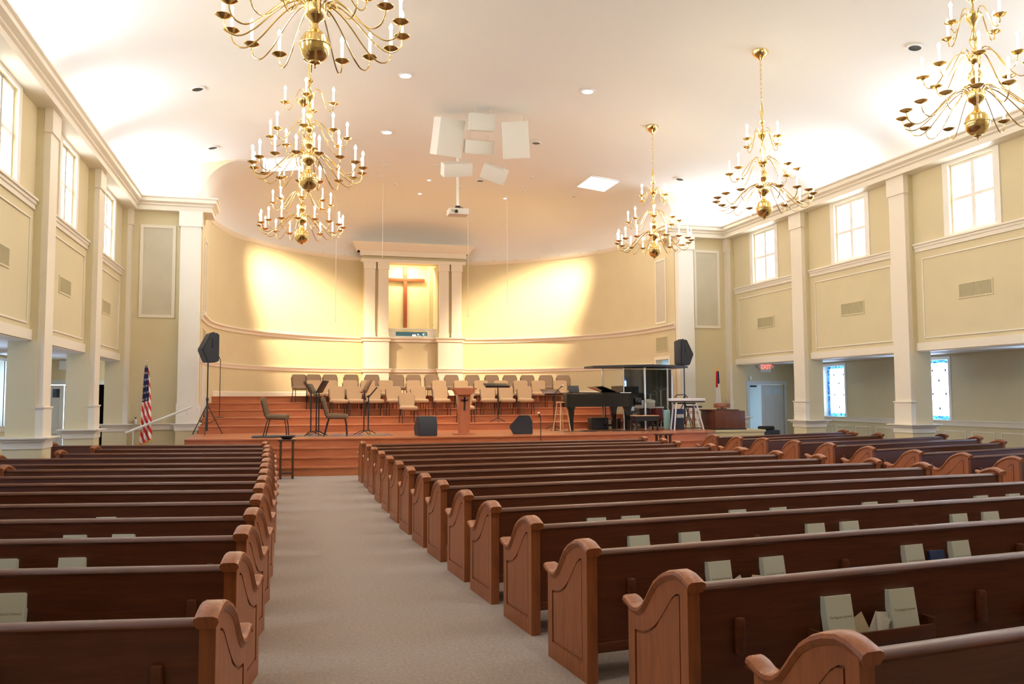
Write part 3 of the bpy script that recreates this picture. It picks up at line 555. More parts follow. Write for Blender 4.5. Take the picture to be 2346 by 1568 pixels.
# ------------------------------------------------------------------ pews
S = [(.54, .565), (.535, .600), (.50, .592), (.46, .573), (.415, .566), (.37, .575), (.325, .605), (.285, .65), (.245, .70), (.20, .75), (.14, .79), (.07, .82), (0, .836), (-.05, .830), (-.10, .812), (-.135, .797)]
def end_meshes():
    top = [(y, z - .03) for y, z in S[2:-1]]; top[0] = (.50, .565); top[-1] = (-.10, .785)
    O = [(-.10, .0), (.10, 0), (.30, 0), (.50, 0), (.50, .3)] + top + [(-.10, .4)]
    I = [(-.03, .11), (.10, .11), (.30, .11), (.43, .11), (.43, .3)]
    for y, z in top:
        yy = min(.43, max(-.03, y - .0)); zz = {True: 0}[True]
        I.append((yy, 0))
    cur = [(.43, .44), (.40, .442), (.36, .447), (.32, .457), (.28, .472), (.24, .495), (.20, .525), (.16, .562), (.12, .605), (.08, .65), (.045, .688), (.005, .715), (-.03, .722)]
    I = I[:5] + cur + [(-.03, .4)]
    assert len(O) == len(I), (len(O), len(I))
    b = B(); b.prism(O, YZ, -.022, .022)
    for sg in (-1, 1): b.ring(O, I, YZ, *sorted((sg * .022, sg * .034)))
    J = [(y + (.014 if y < .2 else -.014 if y > .35 else 0), z + (.014 if z < .2 else -.014)) for y, z in I]
    for sg in (-1, 1): b.prism(J, YZ, *sorted((sg * .022, sg * .031)))
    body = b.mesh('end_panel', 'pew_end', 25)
    low = [(y, z - .05) for y, z in S]; low[0] = (.53, .545); low[-1] = (-.125, .745)
    b = B(); n = len(S); up_, dn = S, low
    rows = []
    for i in range(n):
        (yu, zu), (yd, zd) = up_[i], dn[i]
        rows.append([b.v(p) for p in ((-.036, yd, zd), (-.052, (yu + yd) / 2, (zu + zd) / 2), (-.048, yu, zu - .008), (-.03, yu, zu), (.03, yu, zu), (.048, yu, zu - .008), (.052, (yu + yd) / 2, (zu + zd) / 2), (.036, yd, zd))])
    for i in range(n - 1):
        for k in range(8): b.bm.faces.new([rows[i][k], rows[i][(k + 1) % 8], rows[i + 1][(k + 1) % 8], rows[i + 1][k]])
    b.bm.faces.new(rows[0][::-1]); b.bm.faces.new(rows[-1])
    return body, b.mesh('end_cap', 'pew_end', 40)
EB, EC = end_meshes()
b = B(); b.prism([(-.075, .20), (-.052, .20), (-.052, .74), (-.075, .74)], YZ, 0, 1); 
def pew(x, y, ang, L, label, grp, racks=True):
    t = thing('wooden_pew', label, 'pew', (x, y, 0), radians(ang), grp)
    for xx in (0, L):
        e = link('end_panel', EB, t, (xx, 0, 0)); link('end_cap', EC, e)
    b = B(); b.prism([(-.085, .20), (-.045, .20), (-.02, .74), (-.085, .74)], YZ, .022, L - .022); b.box(.022, L - .022, -.095, -.045, .17, .23, .006); b.obj('backrest', 'pew_wood_shaded', t)
    b = B(); P = [(-.045 + .047 * cos(a), .747 + .026 * sin(a)) for a in [2 * pi * k / 14 for k in range(14)]]; b.prism(P, YZ, .022, L - .022); b.obj('top_rail', 'pew_wood_shaded', t)
    b = B(); b.box(.022, L - .022, -.045, .44, .40, .43, .012); b.obj('seat', 'pew_wood_shaded', t)
    if racks:
        nr = int((L - .2) // 1.55); 
        for k in range(nr + 1):
            xb = .26 + k * 1.62
            if xb < L - .1: b = B(); b.box(xb - .025, xb + .025, -.125, -.085, .42, .60, .012); b.obj('rack_bracket', 'pew_wood_shaded', t)
        for k in range(max(1, nr)):
            xc = 1.08 + 1.55 * k
            if xc + .4 > L: break
            b = B(); b.box(xc - .38, xc + .38, -.165, -.085, .395, .41); b.box(xc - .38, xc + .38, -.175, -.160, .395, .47, .004); b.box(xc - .39, xc - .375, -.17, -.085, .395, .50); b.box(xc + .375, xc + .39, -.17, -.085, .395, .50); b.obj('book_rack', 'pew_wood_shaded', t)
    return t
CEN = [(1.53, 17.19), (1.54, 16.09), (1.54, 15.13), (1.53, 13.86), (1.52, 12.68), (1.52, 11.59), (1.53, 10.6), (1.56, 9.64), (1.6, 8.77), (1.64, 7.77), (1.68, 6.89), (1.74, 5.93), (1.77, 4.87), (1.92, 3.87), (1.99, 2.7)]
CL = [6.2, 6.15, 6.0, 6.1, 6.05, 6.1, 6.2, 6.4, 6.45, 6.6, 6.6, 6.6, 6.6, 6.5, 6.5]
cang = lambda y: 5.5 - (y - 4) * 4 / 13
PC = []
for i, ((x, y), L) in enumerate(zip(CEN, CL)):
    PC.append(pew(x, y, cang(y), L, 'long dark wooden pew in the centre block, %s row counted from the stage' % ORD[i], 'centre block pews', i > 7))
LEF = [(-.3, 17.85, 4.4), (-.24, 16.5, 3.3), (-.23, 15.22, 3.6), (-.22, 14.01, 4.25), (-.2, 12.79, 4.45), (-.2, 11.84, 3.45), (-.19, 10.83, 3.65), (-.19, 9.92, 3.7), (-.2, 9.02, 3.7), (-.2, 8.01, 3.7), (-.21, 7.01, 3.7), (-.23, 6.05, 3.7), (-.24, 5.02, 3.7), (-.26, 3.85, 3.7)]
PL = []
for i, (x, y, L) in enumerate(LEF):
    a = -(10 + (y - 4) * .30); ra = radians(a); L -= max(0, y - 9) * .012; x -= .02 + max(0, y - 8) * .005
    PL.append(pew(x - L * cos(ra), y - L * sin(ra), a, L, 'dark wooden pew in the left block, %s row counted from the stage' % ORD[i], 'left block pews', i > 7))
RIG = [(9.56, 17.53, 4.75), (9.62, 16.57, 4.0), (9.81, 15.86, 3.95), (9.8, 14.7, 5.0), (9.84, 13.66, 4.8), (9.78, 12.49, 4.0), (9.83, 11.44, 3.8), (9.98, 10.6, 3.6), (10.06, 9.77, 3.6)]
PR = []
for i, (x, y, L) in enumerate(RIG): PR.append(pew(x, y, 12 + (y - 4) * .40, L, 'dark wooden pew in the right block, %s row counted from the stage' % ORD[i], 'right block pews', i > 3))
# hymnals in the racks
def book_mesh(cov, w=.155, h=.225, d=.045):
    b = B(); b.box(-w / 2, w / 2, -d, -d + .004, 0, h, .0015, 1); b.box(-w / 2, w / 2, -.004, 0, 0, h, .0015, 1); b.box(-w / 2 - .002, -w / 2 + .003, -d, 0, 0, h, .0015, 1); cm = b.mesh('cover', cov)
    b = B(); b.box(-w / 2 + .003, w / 2 - .004, -d + .004, -.004, .002, h - .004); return cm, b.mesh('pages', 'book_page')
HB = book_mesh('book_cover'); BBk = book_mesh('blue_cover', .13, .19, .03)
cu = bpy.data.curves.new('title', 'FONT'); cu.body = 'The Baptist Hymnal'; cu.size = .0165; cu.extrude = .0004; cu.align_x = 'CENTER'; tob = bpy.data.objects.new('title', cu); TM = bpy.data.meshes.new_from_object(tob); TM.materials.clear(); TM.materials.append(M['book_ink']); bpy.data.objects.remove(tob)
def book(p, x, label, kind=HB, sc=1.0, cat='book', grp='hymnals in the pew racks'):
    T = p.matrix_basis if 0 else Matrix.Translation(p.location) @ Matrix.Rotation(p.rotation_euler[2], 4, 'Z')
    q = T @ Vector((x, -.112, .411)); t = thing('hymnal' if kind is HB else 'bible', label, cat, q, p.rotation_euler[2] + random.uniform(-.05, .05), grp); t.rotation_euler[0] = radians(-10)
    t.scale = (sc,) * 3
    link('cover', kind[0], t); link('pages', kind[1], t)
    if kind is HB: o = link('title', TM, t, (0, -.0452, .12)); o.rotation_euler[0] = radians(90)
BK = {13: [.86, 1.29], 12: [.88, 1.29, 2.47, 2.9], 11: [.83, 1.27, 2.45, 2.8, 4.0, 4.37], 10: [.92, 1.25, 2.35, 2.8, 3.88, 4.33, 5.33, 5.78], 9: [.9, 1.3, 2.45, 2.85, 4.0, 4.4]}
for r, L in BK.items():
    for k, x in enumerate(L): book(PC[r], x, 'pale green hymnal, %s from the aisle on the %s centre pew from the stage' % (ORD[k], ORD[r]), sc=1.08)
for r, L in {13: [.88], 12: [1.12, .35], 11: [1.48, 1.05], 10: [1.28, .92], 9: [1.26]}.items():
    for k, x in enumerate(L): 
        Lp = LEF[r][2] - max(0, LEF[r][1] - 9) * .012; book(PL[r], Lp - x - .03, 'pale green hymnal, %s from the aisle on the %s left pew from the stage' % ((ORD[k] if r != 12 else ['first', 'second'][k]), ORD[r]), sc=1.08) if not (r == 12 and k == 1) else book(PL[r], Lp - 1.30, 'dark blue book left of the hymnal on the thirteenth left pew', BBk)
for r, x in ((4, .95), (6, .95), (7, 1.0)): book(PR[r], x, 'pale green hymnal on the %s right pew from the stage' % ORD[r], sc=1.08)
book(PC[12], 2.69, 'dark blue book between two pale hymnals on the thirteenth centre pew', BBk)
def papers(p, x, label, mats):
    T = Matrix.Translation(p.location) @ Matrix.Rotation(p.rotation_euler[2], 4, 'Z'); q = T @ Vector((x, -.13, .41)); t = thing('loose_papers', label, 'papers', q, p.rotation_euler[2])
    for k, mm in enumerate(mats):
        b = B(); b.box(-.05, .05, -.001, .001, 0, .13); o = b.obj('card', mm, t, ((k - (len(mats) - 1) / 2) * .055, -.006 * k, .012)); o.rotation_euler = (radians(-8), radians((-24, 30, 8)[k]), radians((6, -10, 12)[k]))
papers(PC[13], 1.08, 'tan and white cards crumpled between two hymnals on the nearest full rack', ['paper_tan', 'paper', 'paper'])
papers(PC[12], 1.10, 'white and orange cards between the first two hymnals, thirteenth centre pew', ['paper', 'paper_orange', 'paper'])
# ------------------------------------------------------------------ chairs
def rbox(name, m, w, d, h, bev): b = B(); b.box(-w / 2, w / 2, -d / 2, d / 2, -h / 2, h / 2, bev, 3); return b.mesh(name, m, 60)
def chair(m):
    t = thing('choir_chair', 'x', 'chair')
    o = link('seat', rbox('seat', m, .46, .46, .115, .045), t, (0, 0, .44)); o.rotation_euler[0] = radians(2)
    b = B(); P = [(-.20, -.02), (.20, -.02), (.225, .1), (.23, .32), (.215, .385), (.17, .41), (-.17, .41), (-.215, .385), (-.23, .32), (-.225, .1)]
    b.prism(P, XZ, -.038, .038); bmesh.ops.bevel(b.bm, geom=[e for e in b.bm.edges if abs(e.verts[0].co.y - e.verts[1].co.y) < 1e-6], offset=.02, segments=3, affect='EDGES')
    o = link('backrest', b.mesh('backrest', m, 60), t, (0, .215, .475)); o.rotation_euler[0] = radians(-14)
    for sx in (-1, 1):
        b = B(); b.tube([(sx * .21, .16, .42), (sx * .215, .20, .30), (sx * .225, .27, 0)], .012, 7); b.obj('leg', 'chair_frame', t)
        b = B(); b.tube([(sx * .21, -.17, .40), (sx * .22, -.20, .25), (sx * .225, -.215, 0)], .012, 7); b.obj('leg', 'chair_frame', t)
    b = B()
    for sx in (-1, 1): b.tube([(sx * .215, -.18, .395), (sx * .215, .18, .395), (sx * .228, .235, .47), (sx * .236, .31, .78)], .012, 7)
    b.tube([(-.215, .17, .395), (.215, .17, .395)], .010, 6); b.tube([(-.215, -.17, .395), (.215, -.17, .395)], .010, 6); b.obj('frame', 'chair_frame', t); return t
cl = chair('fabric_light'); cd = chair('fabric'); used = set()
def put(proto, x, y, z, rz, label, grp):
    o = proto if id(proto) not in used else copy_tree(proto); used.add(id(proto)); o.location = (x, y, z); o.rotation_euler[2] = rz; o['label'] = label; o['group'] = grp; return o
def px2x(u, y): a = _y + math.atan((u - 1173) / 1917.8); return y * math.tan(a)
RA_ = [(934, 24.08, 1), (1066, 24.05, 1)]
rowsC = [('front', .98, 24.10, [934, 1064], cl), ('second', 1.18, 24.95, [776, 815, 858, 904, 960, 1010, 1069, 1117, 1158, 1200], cl), ('third', 1.38, 25.78, [724, 760, 806, 846, 887, 949, 1007, 1057, 1102, 1147, 1192, 1232, 1281], cl), ('back', 1.58, 26.6, [690, 723, 760, 808, 855, 911, 949, 990, 1035, 1082, 1126, 1167, 1207, 1249, 1288], cd)]
for nm, z, y, L, pr in rowsC:
    for k, u in enumerate(L):
        x = px2x(u, y + .18); rz = radians(-3.2 * (x - CX)) * -1 * -1 * .9
        put(pr, x, y + random.uniform(-.02, .02), z, -rz * -1, 'beige padded choir chair, %s from the left in the %s choir row' % (ORD[k], nm), 'beige choir chairs on the tiers')
c3 = chair('fabric_dark'); c3.name = 'stage_chair'
put(c3, -.17, 21.1, .78, radians(84), 'brown padded chair facing right at the left front of the stage', 'brown chairs at the front of the stage')
put(c3, 1.24, 21.05, .78, radians(84), 'brown padded chair facing right between two clusters of music stands', 'brown chairs at the front of the stage')
for o in bpy.data.objects:
    if o.name.startswith('stage_chair'): o.scale = (1.13, 1.13, 1.1)
# ------------------------------------------------------------------ music and microphone stands
def music_stand(x, y, z, rz, h, label, m='black', tilt=30, w=.5):
    t = thing('music_stand', label, 'music stand', (x, y, z), rz, 'music stands'); b = B(); b.tube([(0, 0, .1), (0, 0, h)], .016, 8); b.obj('pole', 'black', t)
    for k in range(3): a = k * 2 * pi / 3 + .3; b = B(); b.tube([(0, 0, .13), (.16 * cos(a), .16 * sin(a), .06), (.26 * cos(a), .26 * sin(a), .012)], .010, 6); b.obj('leg', 'black', t)
    b = B(); b.box(-w / 2, w / 2, -.008, .004, 0, .34, .002); b.box(-w / 2, w / 2, -.06, 0, -.006, .006); d = b.obj('desk', m, t, (0, 0, h - .06)); d.rotation_euler[0] = radians(-tilt)
    return t
music_stand(.62, 21.25, .78, radians(95), 1.10, 'black music stand at the left of the cluster between the brown chairs')
music_stand(.76, 21.55, .78, radians(75), 1.05, 'black music stand behind its neighbours in the left stand cluster')
music_stand(.80, 21.0, .78, radians(250), 1.12, 'thick black music stand nearest the second brown chair')
music_stand(1.92, 21.35, .78, radians(-80), 1.12, 'music stand with brown wooden desk right of the second brown chair', 'organ_wood', 25)
music_stand(2.05, 21.55, .78, radians(-100), 1.0, 'black music stand just behind the brown wooden desk stand', 'black', 40, .4)
music_stand(6.06, 24.0, .98, radians(2), 1.08, 'black music stand with nearly flat desk among the choir chairs', 'black', 68, .74)
music_stand(7.5, 23.1, .78, radians(10), 1.05, 'dark music stand between the choir and the piano tail', 'dark_wood', 60, .6)
def mic_stand(x, y, z, h, label, boom=False):
    t = thing('microphone_stand', label, 'microphone stand', (x, y, z), 0, 'microphone stands'); b = B(); b.lathe([(.13, 0), (.13, .012), (.02, .025)], n=20); b.obj('base', 'black', t); b = B(); b.tube([(0, 0, .02), (0, 0, h)], .010, 8); b.obj('pole', 'black', t)
    if boom: P = [Vector((-.12, 0, h - .14)), Vector((.1, -.02, h + .10))]; b = B(); b.tube(P, .012, 8); b.obj('boom', 'black', t); tip = P[1]; d = Vector((.6, -.1, .55)).normalized()
    else: tip = Vector((0, 0, h)); d = Vector((-.35, -.3, .7)).normalized()
    b = B(); b.tube([tip, tip + d * .13], .013, 10, radii=[.010, .017]); mc = b.obj('microphone', 'black', t)
    b = B(); b.lathe([(0, -.026), (.02, -.018), (.027, 0), (.02, .018), (0, .026)], tuple(tip + d * .15), 12); b.obj('mesh_head', 'chrome', mc)
mic_stand(-1.77, 24.9, 1.18, 1.62, 'slim black microphone stand on the choir step behind the left loudspeaker')
mic_stand(5.58, 18.15, 0, 1.22, 'black microphone stand in front of the stage right of the floor monitors')
mic_stand(7.28, 22.3, .78, 1.05, 'black boom microphone stand beside the tall pale wooden stool', True)
# ------------------------------------------------------------------ loudspeakers on stands
def pa_speaker(x, y, rz, nm):
    t = thing('speaker_stand', 'black tripod stand carrying the loudspeaker at the %s of the stage' % nm, 'speaker stand', (x, y, .78), 0, 'tripod speaker stands'); b = B(); b.tube([(0, 0, .10), (0, 0, 1.95)], .017, 8); b.obj('pole', 'black', t)
    b = B(); b.tube([(0, 0, .1), (0, 0, .95)], .024, 8); b.lathe([(.03, .86), (.035, .9), (.03, .95)], n=10); b.obj('lower_tube', 'black', t)
    for k in range(3): a = k * 2 * pi / 3 + .5; b = B(); b.tube([(0, 0, .78), (.42 * cos(a), .42 * sin(a), .015)], .013, 6); b.obj('leg', 'black', t); b = B(); b.tube([(0, 0, .28), (.22 * cos(a), .22 * sin(a), .38)], .008, 6); b.obj('brace', 'black', t)
    t = thing('stand_loudspeaker', 'black angled loudspeaker on the tripod stand at the %s of the stage' % nm, 'loudspeaker', (x, y, 2.64), rz, 'black loudspeakers on tripod stands')
    P = [(-.2, .03), (-.2, .74), (-.17, .76), (.0, .76), (.22, .33), (.08, .0), (-.14, .0)]; b = B(); b.prism(P, YZ, -.21, .21); bmesh.ops.bevel(b.bm, geom=b.bm.edges[:], offset=.018, segments=2, affect='EDGES'); b.obj('cabinet', 'speaker_black', t)
    b = B(); b.box(-.20, .20, -.215, -.2, .04, .72, .006); b.obj('grille', 'speaker_grille', t)
    for q in (-1, 1): b = B(); b.tube([(q * .205, -.05, .38), (q * .225, -.05, .41), (q * .225, -.05, .59), (q * .205, -.05, .62)], .012, 6); b.obj('handle', 'black', t)
    for q in (-.12, 0, .12): b = B(); b.box(q - .012, q + .012, -.12, -.07, .755, .785); b.obj('rigging_point', 'black', t)
pa_speaker(-1.93, 22.9, radians(112), 'left'); pa_speaker(11.5, 22.8, radians(-88), 'right')
# floor monitors
def monitor(x, y, rz, label, w=.46):
    t = thing('floor_monitor', label, 'loudspeaker', (x, y, .78), rz, 'wedge floor monitors'); P = [(-.28, .0), (.20, .0), (.30, .17), (.02, .47), (-.20, .47), (-.28, .3)]
    b = B(); b.prism(P, YZ, -w / 2, w / 2); bmesh.ops.bevel(b.bm, geom=b.bm.edges[:], offset=.01, segments=2, affect='EDGES'); b.obj('cabinet', 'speaker_black', t)
    b = B(); b.prism([(.30, .19), (.312, .197), (.045, .477), (.033, .465)], YZ, -w / 2 + .03, w / 2 - .03); b.obj('grille', 'speaker_grille', t)
monitor(3.35, 20.55, radians(4), 'black wedge floor monitor left of the wooden podium'); monitor(5.85, 20.7, radians(72), 'black wedge floor monitor seen from the side, right of the podium', .5)
# ------------------------------------------------------------------ podium, stools, tables
t = thing('podium', 'slender wooden podium with flared top and dark emblem at centre stage', 'podium', (4.37, 20.85, .78)); P = [(-.115, 0), (.115, 0), (.16, 1.05), (-.16, 1.05)]; b = B(); b.prism(P, XZ, -.11, .11); b.obj('column', 'podium_wood', t)
b = B(); b.box(-.26, .26, -.22, .22, 0, .03, .005); o = b.obj('base', 'podium_wood', t)
b = B(); b.prism([(-.30, 1.17), (.30, 1.17), (.30, 1.145), (.26, 1.12), (.18, 1.0), (-.18, 1.0), (-.26, 1.12), (-.30, 1.145)], XZ, -.2, .2); b.obj('desk', 'podium_wood', t)
b = B(); b.prism([(-.012, .62), (.012, .62), (.02, .95), (-.02, .95)], XZ, -.14, -.115); b.prism([(-.10, .86), (-.03, .84), (.03, .84), (.10, .86), (.10, .885), (.03, .87), (0, .91), (-.03, .87), (-.10, .885)], XZ, -.14, -.113); b.lathe([(.0, .60), (.025, .62), (.02, .66), (.0, .68)], (0, -.125, 0), 10); b.obj('emblem', 'dark_metal', t)
def stool(x, y, h, m, label, seatm=None, rz=0, sq=False):
    t = thing('stool', label, 'stool', (x, y, .78), rz, None); b = B()
    if sq: b.box(-.18, .18, -.18, .18, h - .05, h, .02)
    else: b.lathe([(0, h - .03), (.15, h - .03), (.16, h - .015), (.15, h), (0, h)], n=20)
    b.obj('seat', seatm or m, t)
    for sx in (-1, 1):
        for sy in (-1, 1): b = B(); b.tube([(sx * .09, sy * .09, h - .03), (sx * .17, sy * .17, 0)], .018, 8, radii=[.015, .019]); b.obj('leg', m, t)
    for z in (.25, .45):
        k = .17 - .08 * z / h
        for sx in (-1, 1): b = B(); b.tube([(sx * k, -k, z), (sx * k, k, z)], .009, 6); b.obj('rung', m, t); b = B(); b.tube([(-k, sx * k, z + .04), (k, sx * k, z + .04)], .009, 6); b.obj('rung', m, t)
stool(7.37, 22.0, .80, 'light_wood', 'tall pale round wooden stool left of the piano', rz=.3); stool(11.42, 22.1, .66, 'red_wood', 'reddish wooden stool with dark cushion between keyboard and organ', 'black', .2, True)
def flower_stand(x, y, label, top):
    t = thing('pedestal_table', label, 'stand', (x, y, 0), 0, 'tall open wooden pedestal tables'); b = B(); b.box(-.19, .19, -.16, .16, .80, .835, .006); b.obj('table_top', 'dark_wood', t)
    for sx in (-1, 1):
        for sy in (-1, 1): b = B(); b.box(sx * .125 - .024, sx * .125 + .024, sy * .11 - .024, sy * .11 + .024, 0, .80); b.obj('leg', 'dark_wood', t)
    b = B(); b.box(-.12, .12, -.12, .12, .10, .14); b.obj('lower_shelf', 'dark_wood', t)
    if top: b = B(); b.lathe([(.09, 0), (.11, .02), (.14, .045), (.145, .075), (.0, .075)], n=24); tag(b.obj('offering_plate', 'black', None, (x, y, .835)), 'dark round plate on the pedestal table at the aisle end', 'plate')
flower_stand(.05, 18.6, 'tall open dark wooden pedestal table where the aisle meets the stage steps', True); flower_stand(8.68, 18.35, 'tall open dark wooden pedestal table by the steps at the right', False)
b = B(); b.box(-.6, 2.6, 20.85, 22.1, .78, .79); tag(b.obj('stage_rug', 'rug'), 'patterned multicoloured rug under the brown chairs and stands', 'rug')
b = B(); b.box(-.75, .25, 20.62, 21.5, .79, .80); tag(b.obj('floor_mat', 'rug_dark'), 'dark mat under the left brown chair on the stage', 'mat')
# ------------------------------------------------------------------ piano
t = thing('grand_piano', 'black grand piano with its tail to the left on the stage', 'piano', (8.42, 22.3, .78))
P = [(-1.02, -.42), (-.98, -.56), (-.85, -.62), (1.0, -.62), (1.0, .82), (.45, .82), (.1, .66), (-.3, .25), (-.7, .05), (-.95, -.1), (-1.03, -.25)]
b = B(); b.prism(P, XY, .66, 1.02); b.obj('case', 'black_gloss', t); b = B(); b.prism([(x * 1.01, y * 1.015) for x, y in P if x < .58] + [(.62, .82), (.62, -.63)], XY, 1.05, 1.075) if 0 else b.prism([(x * 1.01 - .0, y * 1.02) for x, y in P[:3]] + [(.55, -.635), (.55, .84)] + [(x * 1.01, y * 1.02) for x, y in P[5:]], XY, 1.03, 1.055); b.obj('lid', 'black_gloss', t)
b = B(); b.box(-.45, .1, -.6, .6, 0, .022, .004); o = b.obj('folded_lid_flap', 'black_gloss', t, (.45, 0, 1.06)); o.rotation_euler[1] = radians(20); 
b = B(); b.box(.55, .98, -.56, .76, 1.02, 1.035); b.box(.74, .76, -.35, .5, 1.035, 1.24); b.obj('music_desk', 'black_gloss', t)
b = B(); b.box(1.0, 1.18, -.6, .8, .70, .80, .01); b.box(.95, 1.2, -.62, -.55, .70, .90, .01); b.box(.95, 1.2, .75, .82, .70, .90, .01); b.obj('key_bed', 'black_gloss', t); b = B(); b.box(1.0, 1.15, -.55, .75, .80, .82); b.obj('keys', 'book_page', t)
for x, y in ((-.80, -.35), (.85, -.42), (.85, .62)): b = B(); b.prism([(-.05, 0), (.05, 0), (.055, .30), (.085, .58), (.12, .66), (-.12, .66), (-.085, .58), (-.055, .30)], XZ, -.06, .06); b.obj('leg', 'black_gloss', t, (x, y, 0))
b = B(); b.box(.35, .65, -.05, .15, .10, .16); 
for x in (.38, .62): b.tube([(x, .05, .16), (x, .05, .66)], .015, 8)
b.obj('pedal_lyre', 'black_gloss', t)
b = B(); b.box(-.18, .18, -.12, .12, 0, .02, .003); o = b.obj('notebook', 'keyboard_white', None, (9.15, 21.85, 1.815)); tag(o, 'thin white and violet notebook lying on the right end of the piano', 'notebook')
t = thing('sheet_music', 'open dark songbook propped on the far side of the piano', 'book', (7.95, 22.62, 1.845)); b = B(); b.box(-.16, .16, -.01, .01, 0, .2, .003); o = b.obj('cover', 'black', t); o.rotation_euler[0] = radians(-20)
b = B(); b.box(9.05, 9.75, 21.05, 21.35, 1.19, 1.215, .004)
t = thing('console_table', 'small black table with pale wooden top edge before the drum cage', 'table', (9.55, 21.35, .78)); b = B(); b.box(-.35, .35, -.2, .2, .40, .42, .004); b.obj('table_top', 'light_wood', t); b = B(); b.box(-.34, .34, -.19, .19, .27, .40); b.obj('apron', 'black', t)
for sx in (-1, 1):
    for sy in (-1, 1): b = B(); b.box(sx * .31 - .02, sx * .31 + .02, sy * .16 - .02, sy * .16 + .02, 0, .27); b.obj('leg', 'black', t)
# clutter under the piano
t = thing('amplifier', 'black floor amplifier with cables under the piano', 'amplifier', (8.75, 22.75, .78)); b = B(); b.box(-.28, .22, -.2, .2, 0, .34, .02); b.obj('cabinet', 'black', t); b = B(); b.box(-.24, .18, -.21, -.2, .04, .3); b.obj('grille', 'speaker_grille', t)
t = thing('cardboard_box', 'small tan box on the floor behind the piano legs', 'box', (9.02, 22.9, .78)); b = B(); b.box(-.12, .14, -.1, .1, 0, .27, .01); b.obj('body', 'paper_tan', t)
t = thing('equipment_stand', 'low black box resting under the piano by the keyboard legs', 'box', (9.42, 23.2, .78)); b = B(); b.box(-.15, .15, -.1, .1, 0, .3, .01); b.obj('body', 'black', t)
b = B(); random.seed(3)
for k in range(5):
    pts = []; x, y = 7.2 + k * .45, 21.35 + .08 * (k % 3)
    for q in range(14): x += random.uniform(-.02, .13); y += random.uniform(-.09, .09); pts.append((x, max(21.1, y), .788))
    b.tube(pts, .008, 5)
tag(b.obj('audio_cables', 'cable'), 'tangle of black audio cables on the stage floor around the piano', 'cables', kind='stuff')
# ------------------------------------------------------------------ drum cage and drum kit
t = thing('drum_shield', 'clear acrylic drum shield with metal posts and black roof', 'drum shield', (0, 0, .78))
SP = [(9.15, 23.45), (9.52, 22.75), (10.02, 22.35), (10.92, 22.75), (11.4, 23.45)]
for a, c in zip(SP, SP[1:]): b = B(); b.sweep([a, c], [(-.003, .03), (.003, .03), (.003, 1.76), (-.003, 1.76)]); b.obj('acrylic_panel', 'acrylic', t)
for x, y in SP: b = B(); b.box(x - .022, x + .022, y - .022, y + .022, 0, 1.78); b.obj('post', 'chrome', t)
b = B(); b.prism([(8.75, 23.2), (9.5, 22.35), (10.05, 21.95), (11.0, 22.3), (11.7, 22.95), (11.7, 24.0), (8.75, 23.95)], XY, 1.79, 1.85); b.obj('roof', 'black', t)
for x0, x1, mm in ((9.85, 10.72, 'fabric_black'), (10.74, 11.42, 'fabric_black')):
    if 'fabric_black' not in M: mat('fabric_black', (.05, .045, .038), .95, noise=.4, nscale=(3, 3, 3))
    b = B(); n = 14
    for k in range(n):
        xa, xb = x0 + (x1 - x0) * k / n, x0 + (x1 - x0) * (k + 1) / n; ya, yb = 23.5 + .03 * sin(k * 1.7), 23.5 + .03 * sin((k + 1) * 1.7)
        b.quad((xa, ya, .02), (xb, yb, .02), (xb, yb, 1.76), (xa, ya, 1.76)); b.quad((xb, yb + .02, .02), (xa, ya + .02, .02), (xa, ya + .02, 1.76), (xb, yb + .02, 1.76))
    b.obj('sound_curtain', mm, t)
t = thing('drum_kit', 'drum kit with chrome hardware inside the clear shield', 'drums', (10.25, 22.95, .78))
def drum(name, x, y, z, r, h, m, rx=0, head='drum_head'): 
    b = B(); b.lathe([(r, 0), (r, h)], n=24); o = b.obj(name, m, t, (x, y, z)); o.rotation_euler[0] = rx
    b = B(); b.lathe([(0, h + .004), (r * .96, h + .004), (r * 1.02, h - .01), (r * 1.02, h - .03), (r, h - .03)], n=24); q = b.obj('hoop_and_head', head, o)
drum('bass_drum', -.05, .18, .28, .27, .36, 'drum_red', radians(90), 'black'); drum('rack_tom', -.16, 0, .62, .14, .2, 'drum_shell', radians(14)); drum('rack_tom', .18, 0, .62, .15, .21, 'drum_shell', radians(14)); drum('floor_tom', .5, .15, .25, .19, .38, 'drum_red'); drum('snare_drum', -.42, .1, .52, .17, .13, 'chrome')
for x, y, z, r, a in ((-.5, -.15, .98, .19, .1), (.55, .0, 1.14, .24, -.2), (.32, .25, 1.03, .2, .15)):
    b = B(); b.tube([(x, y, 0), (x, y, z)], .011, 8)
    for k in range(3): q = k * 2.1; b.tube([(x, y, .25), (x + .2 * cos(q), y + .2 * sin(q), .01)], .008, 6)
    b.obj('cymbal_stand', 'chrome', t)
    b = B(); b.lathe([(0, .02), (.03, .018), (.05, .006), (r, -.01), (r, -.013), (0, .0)], n=28); o = b.obj('cymbal', 'cymbal', t, (x, y, z)); o.rotation_euler = (a, a * .6, 0)
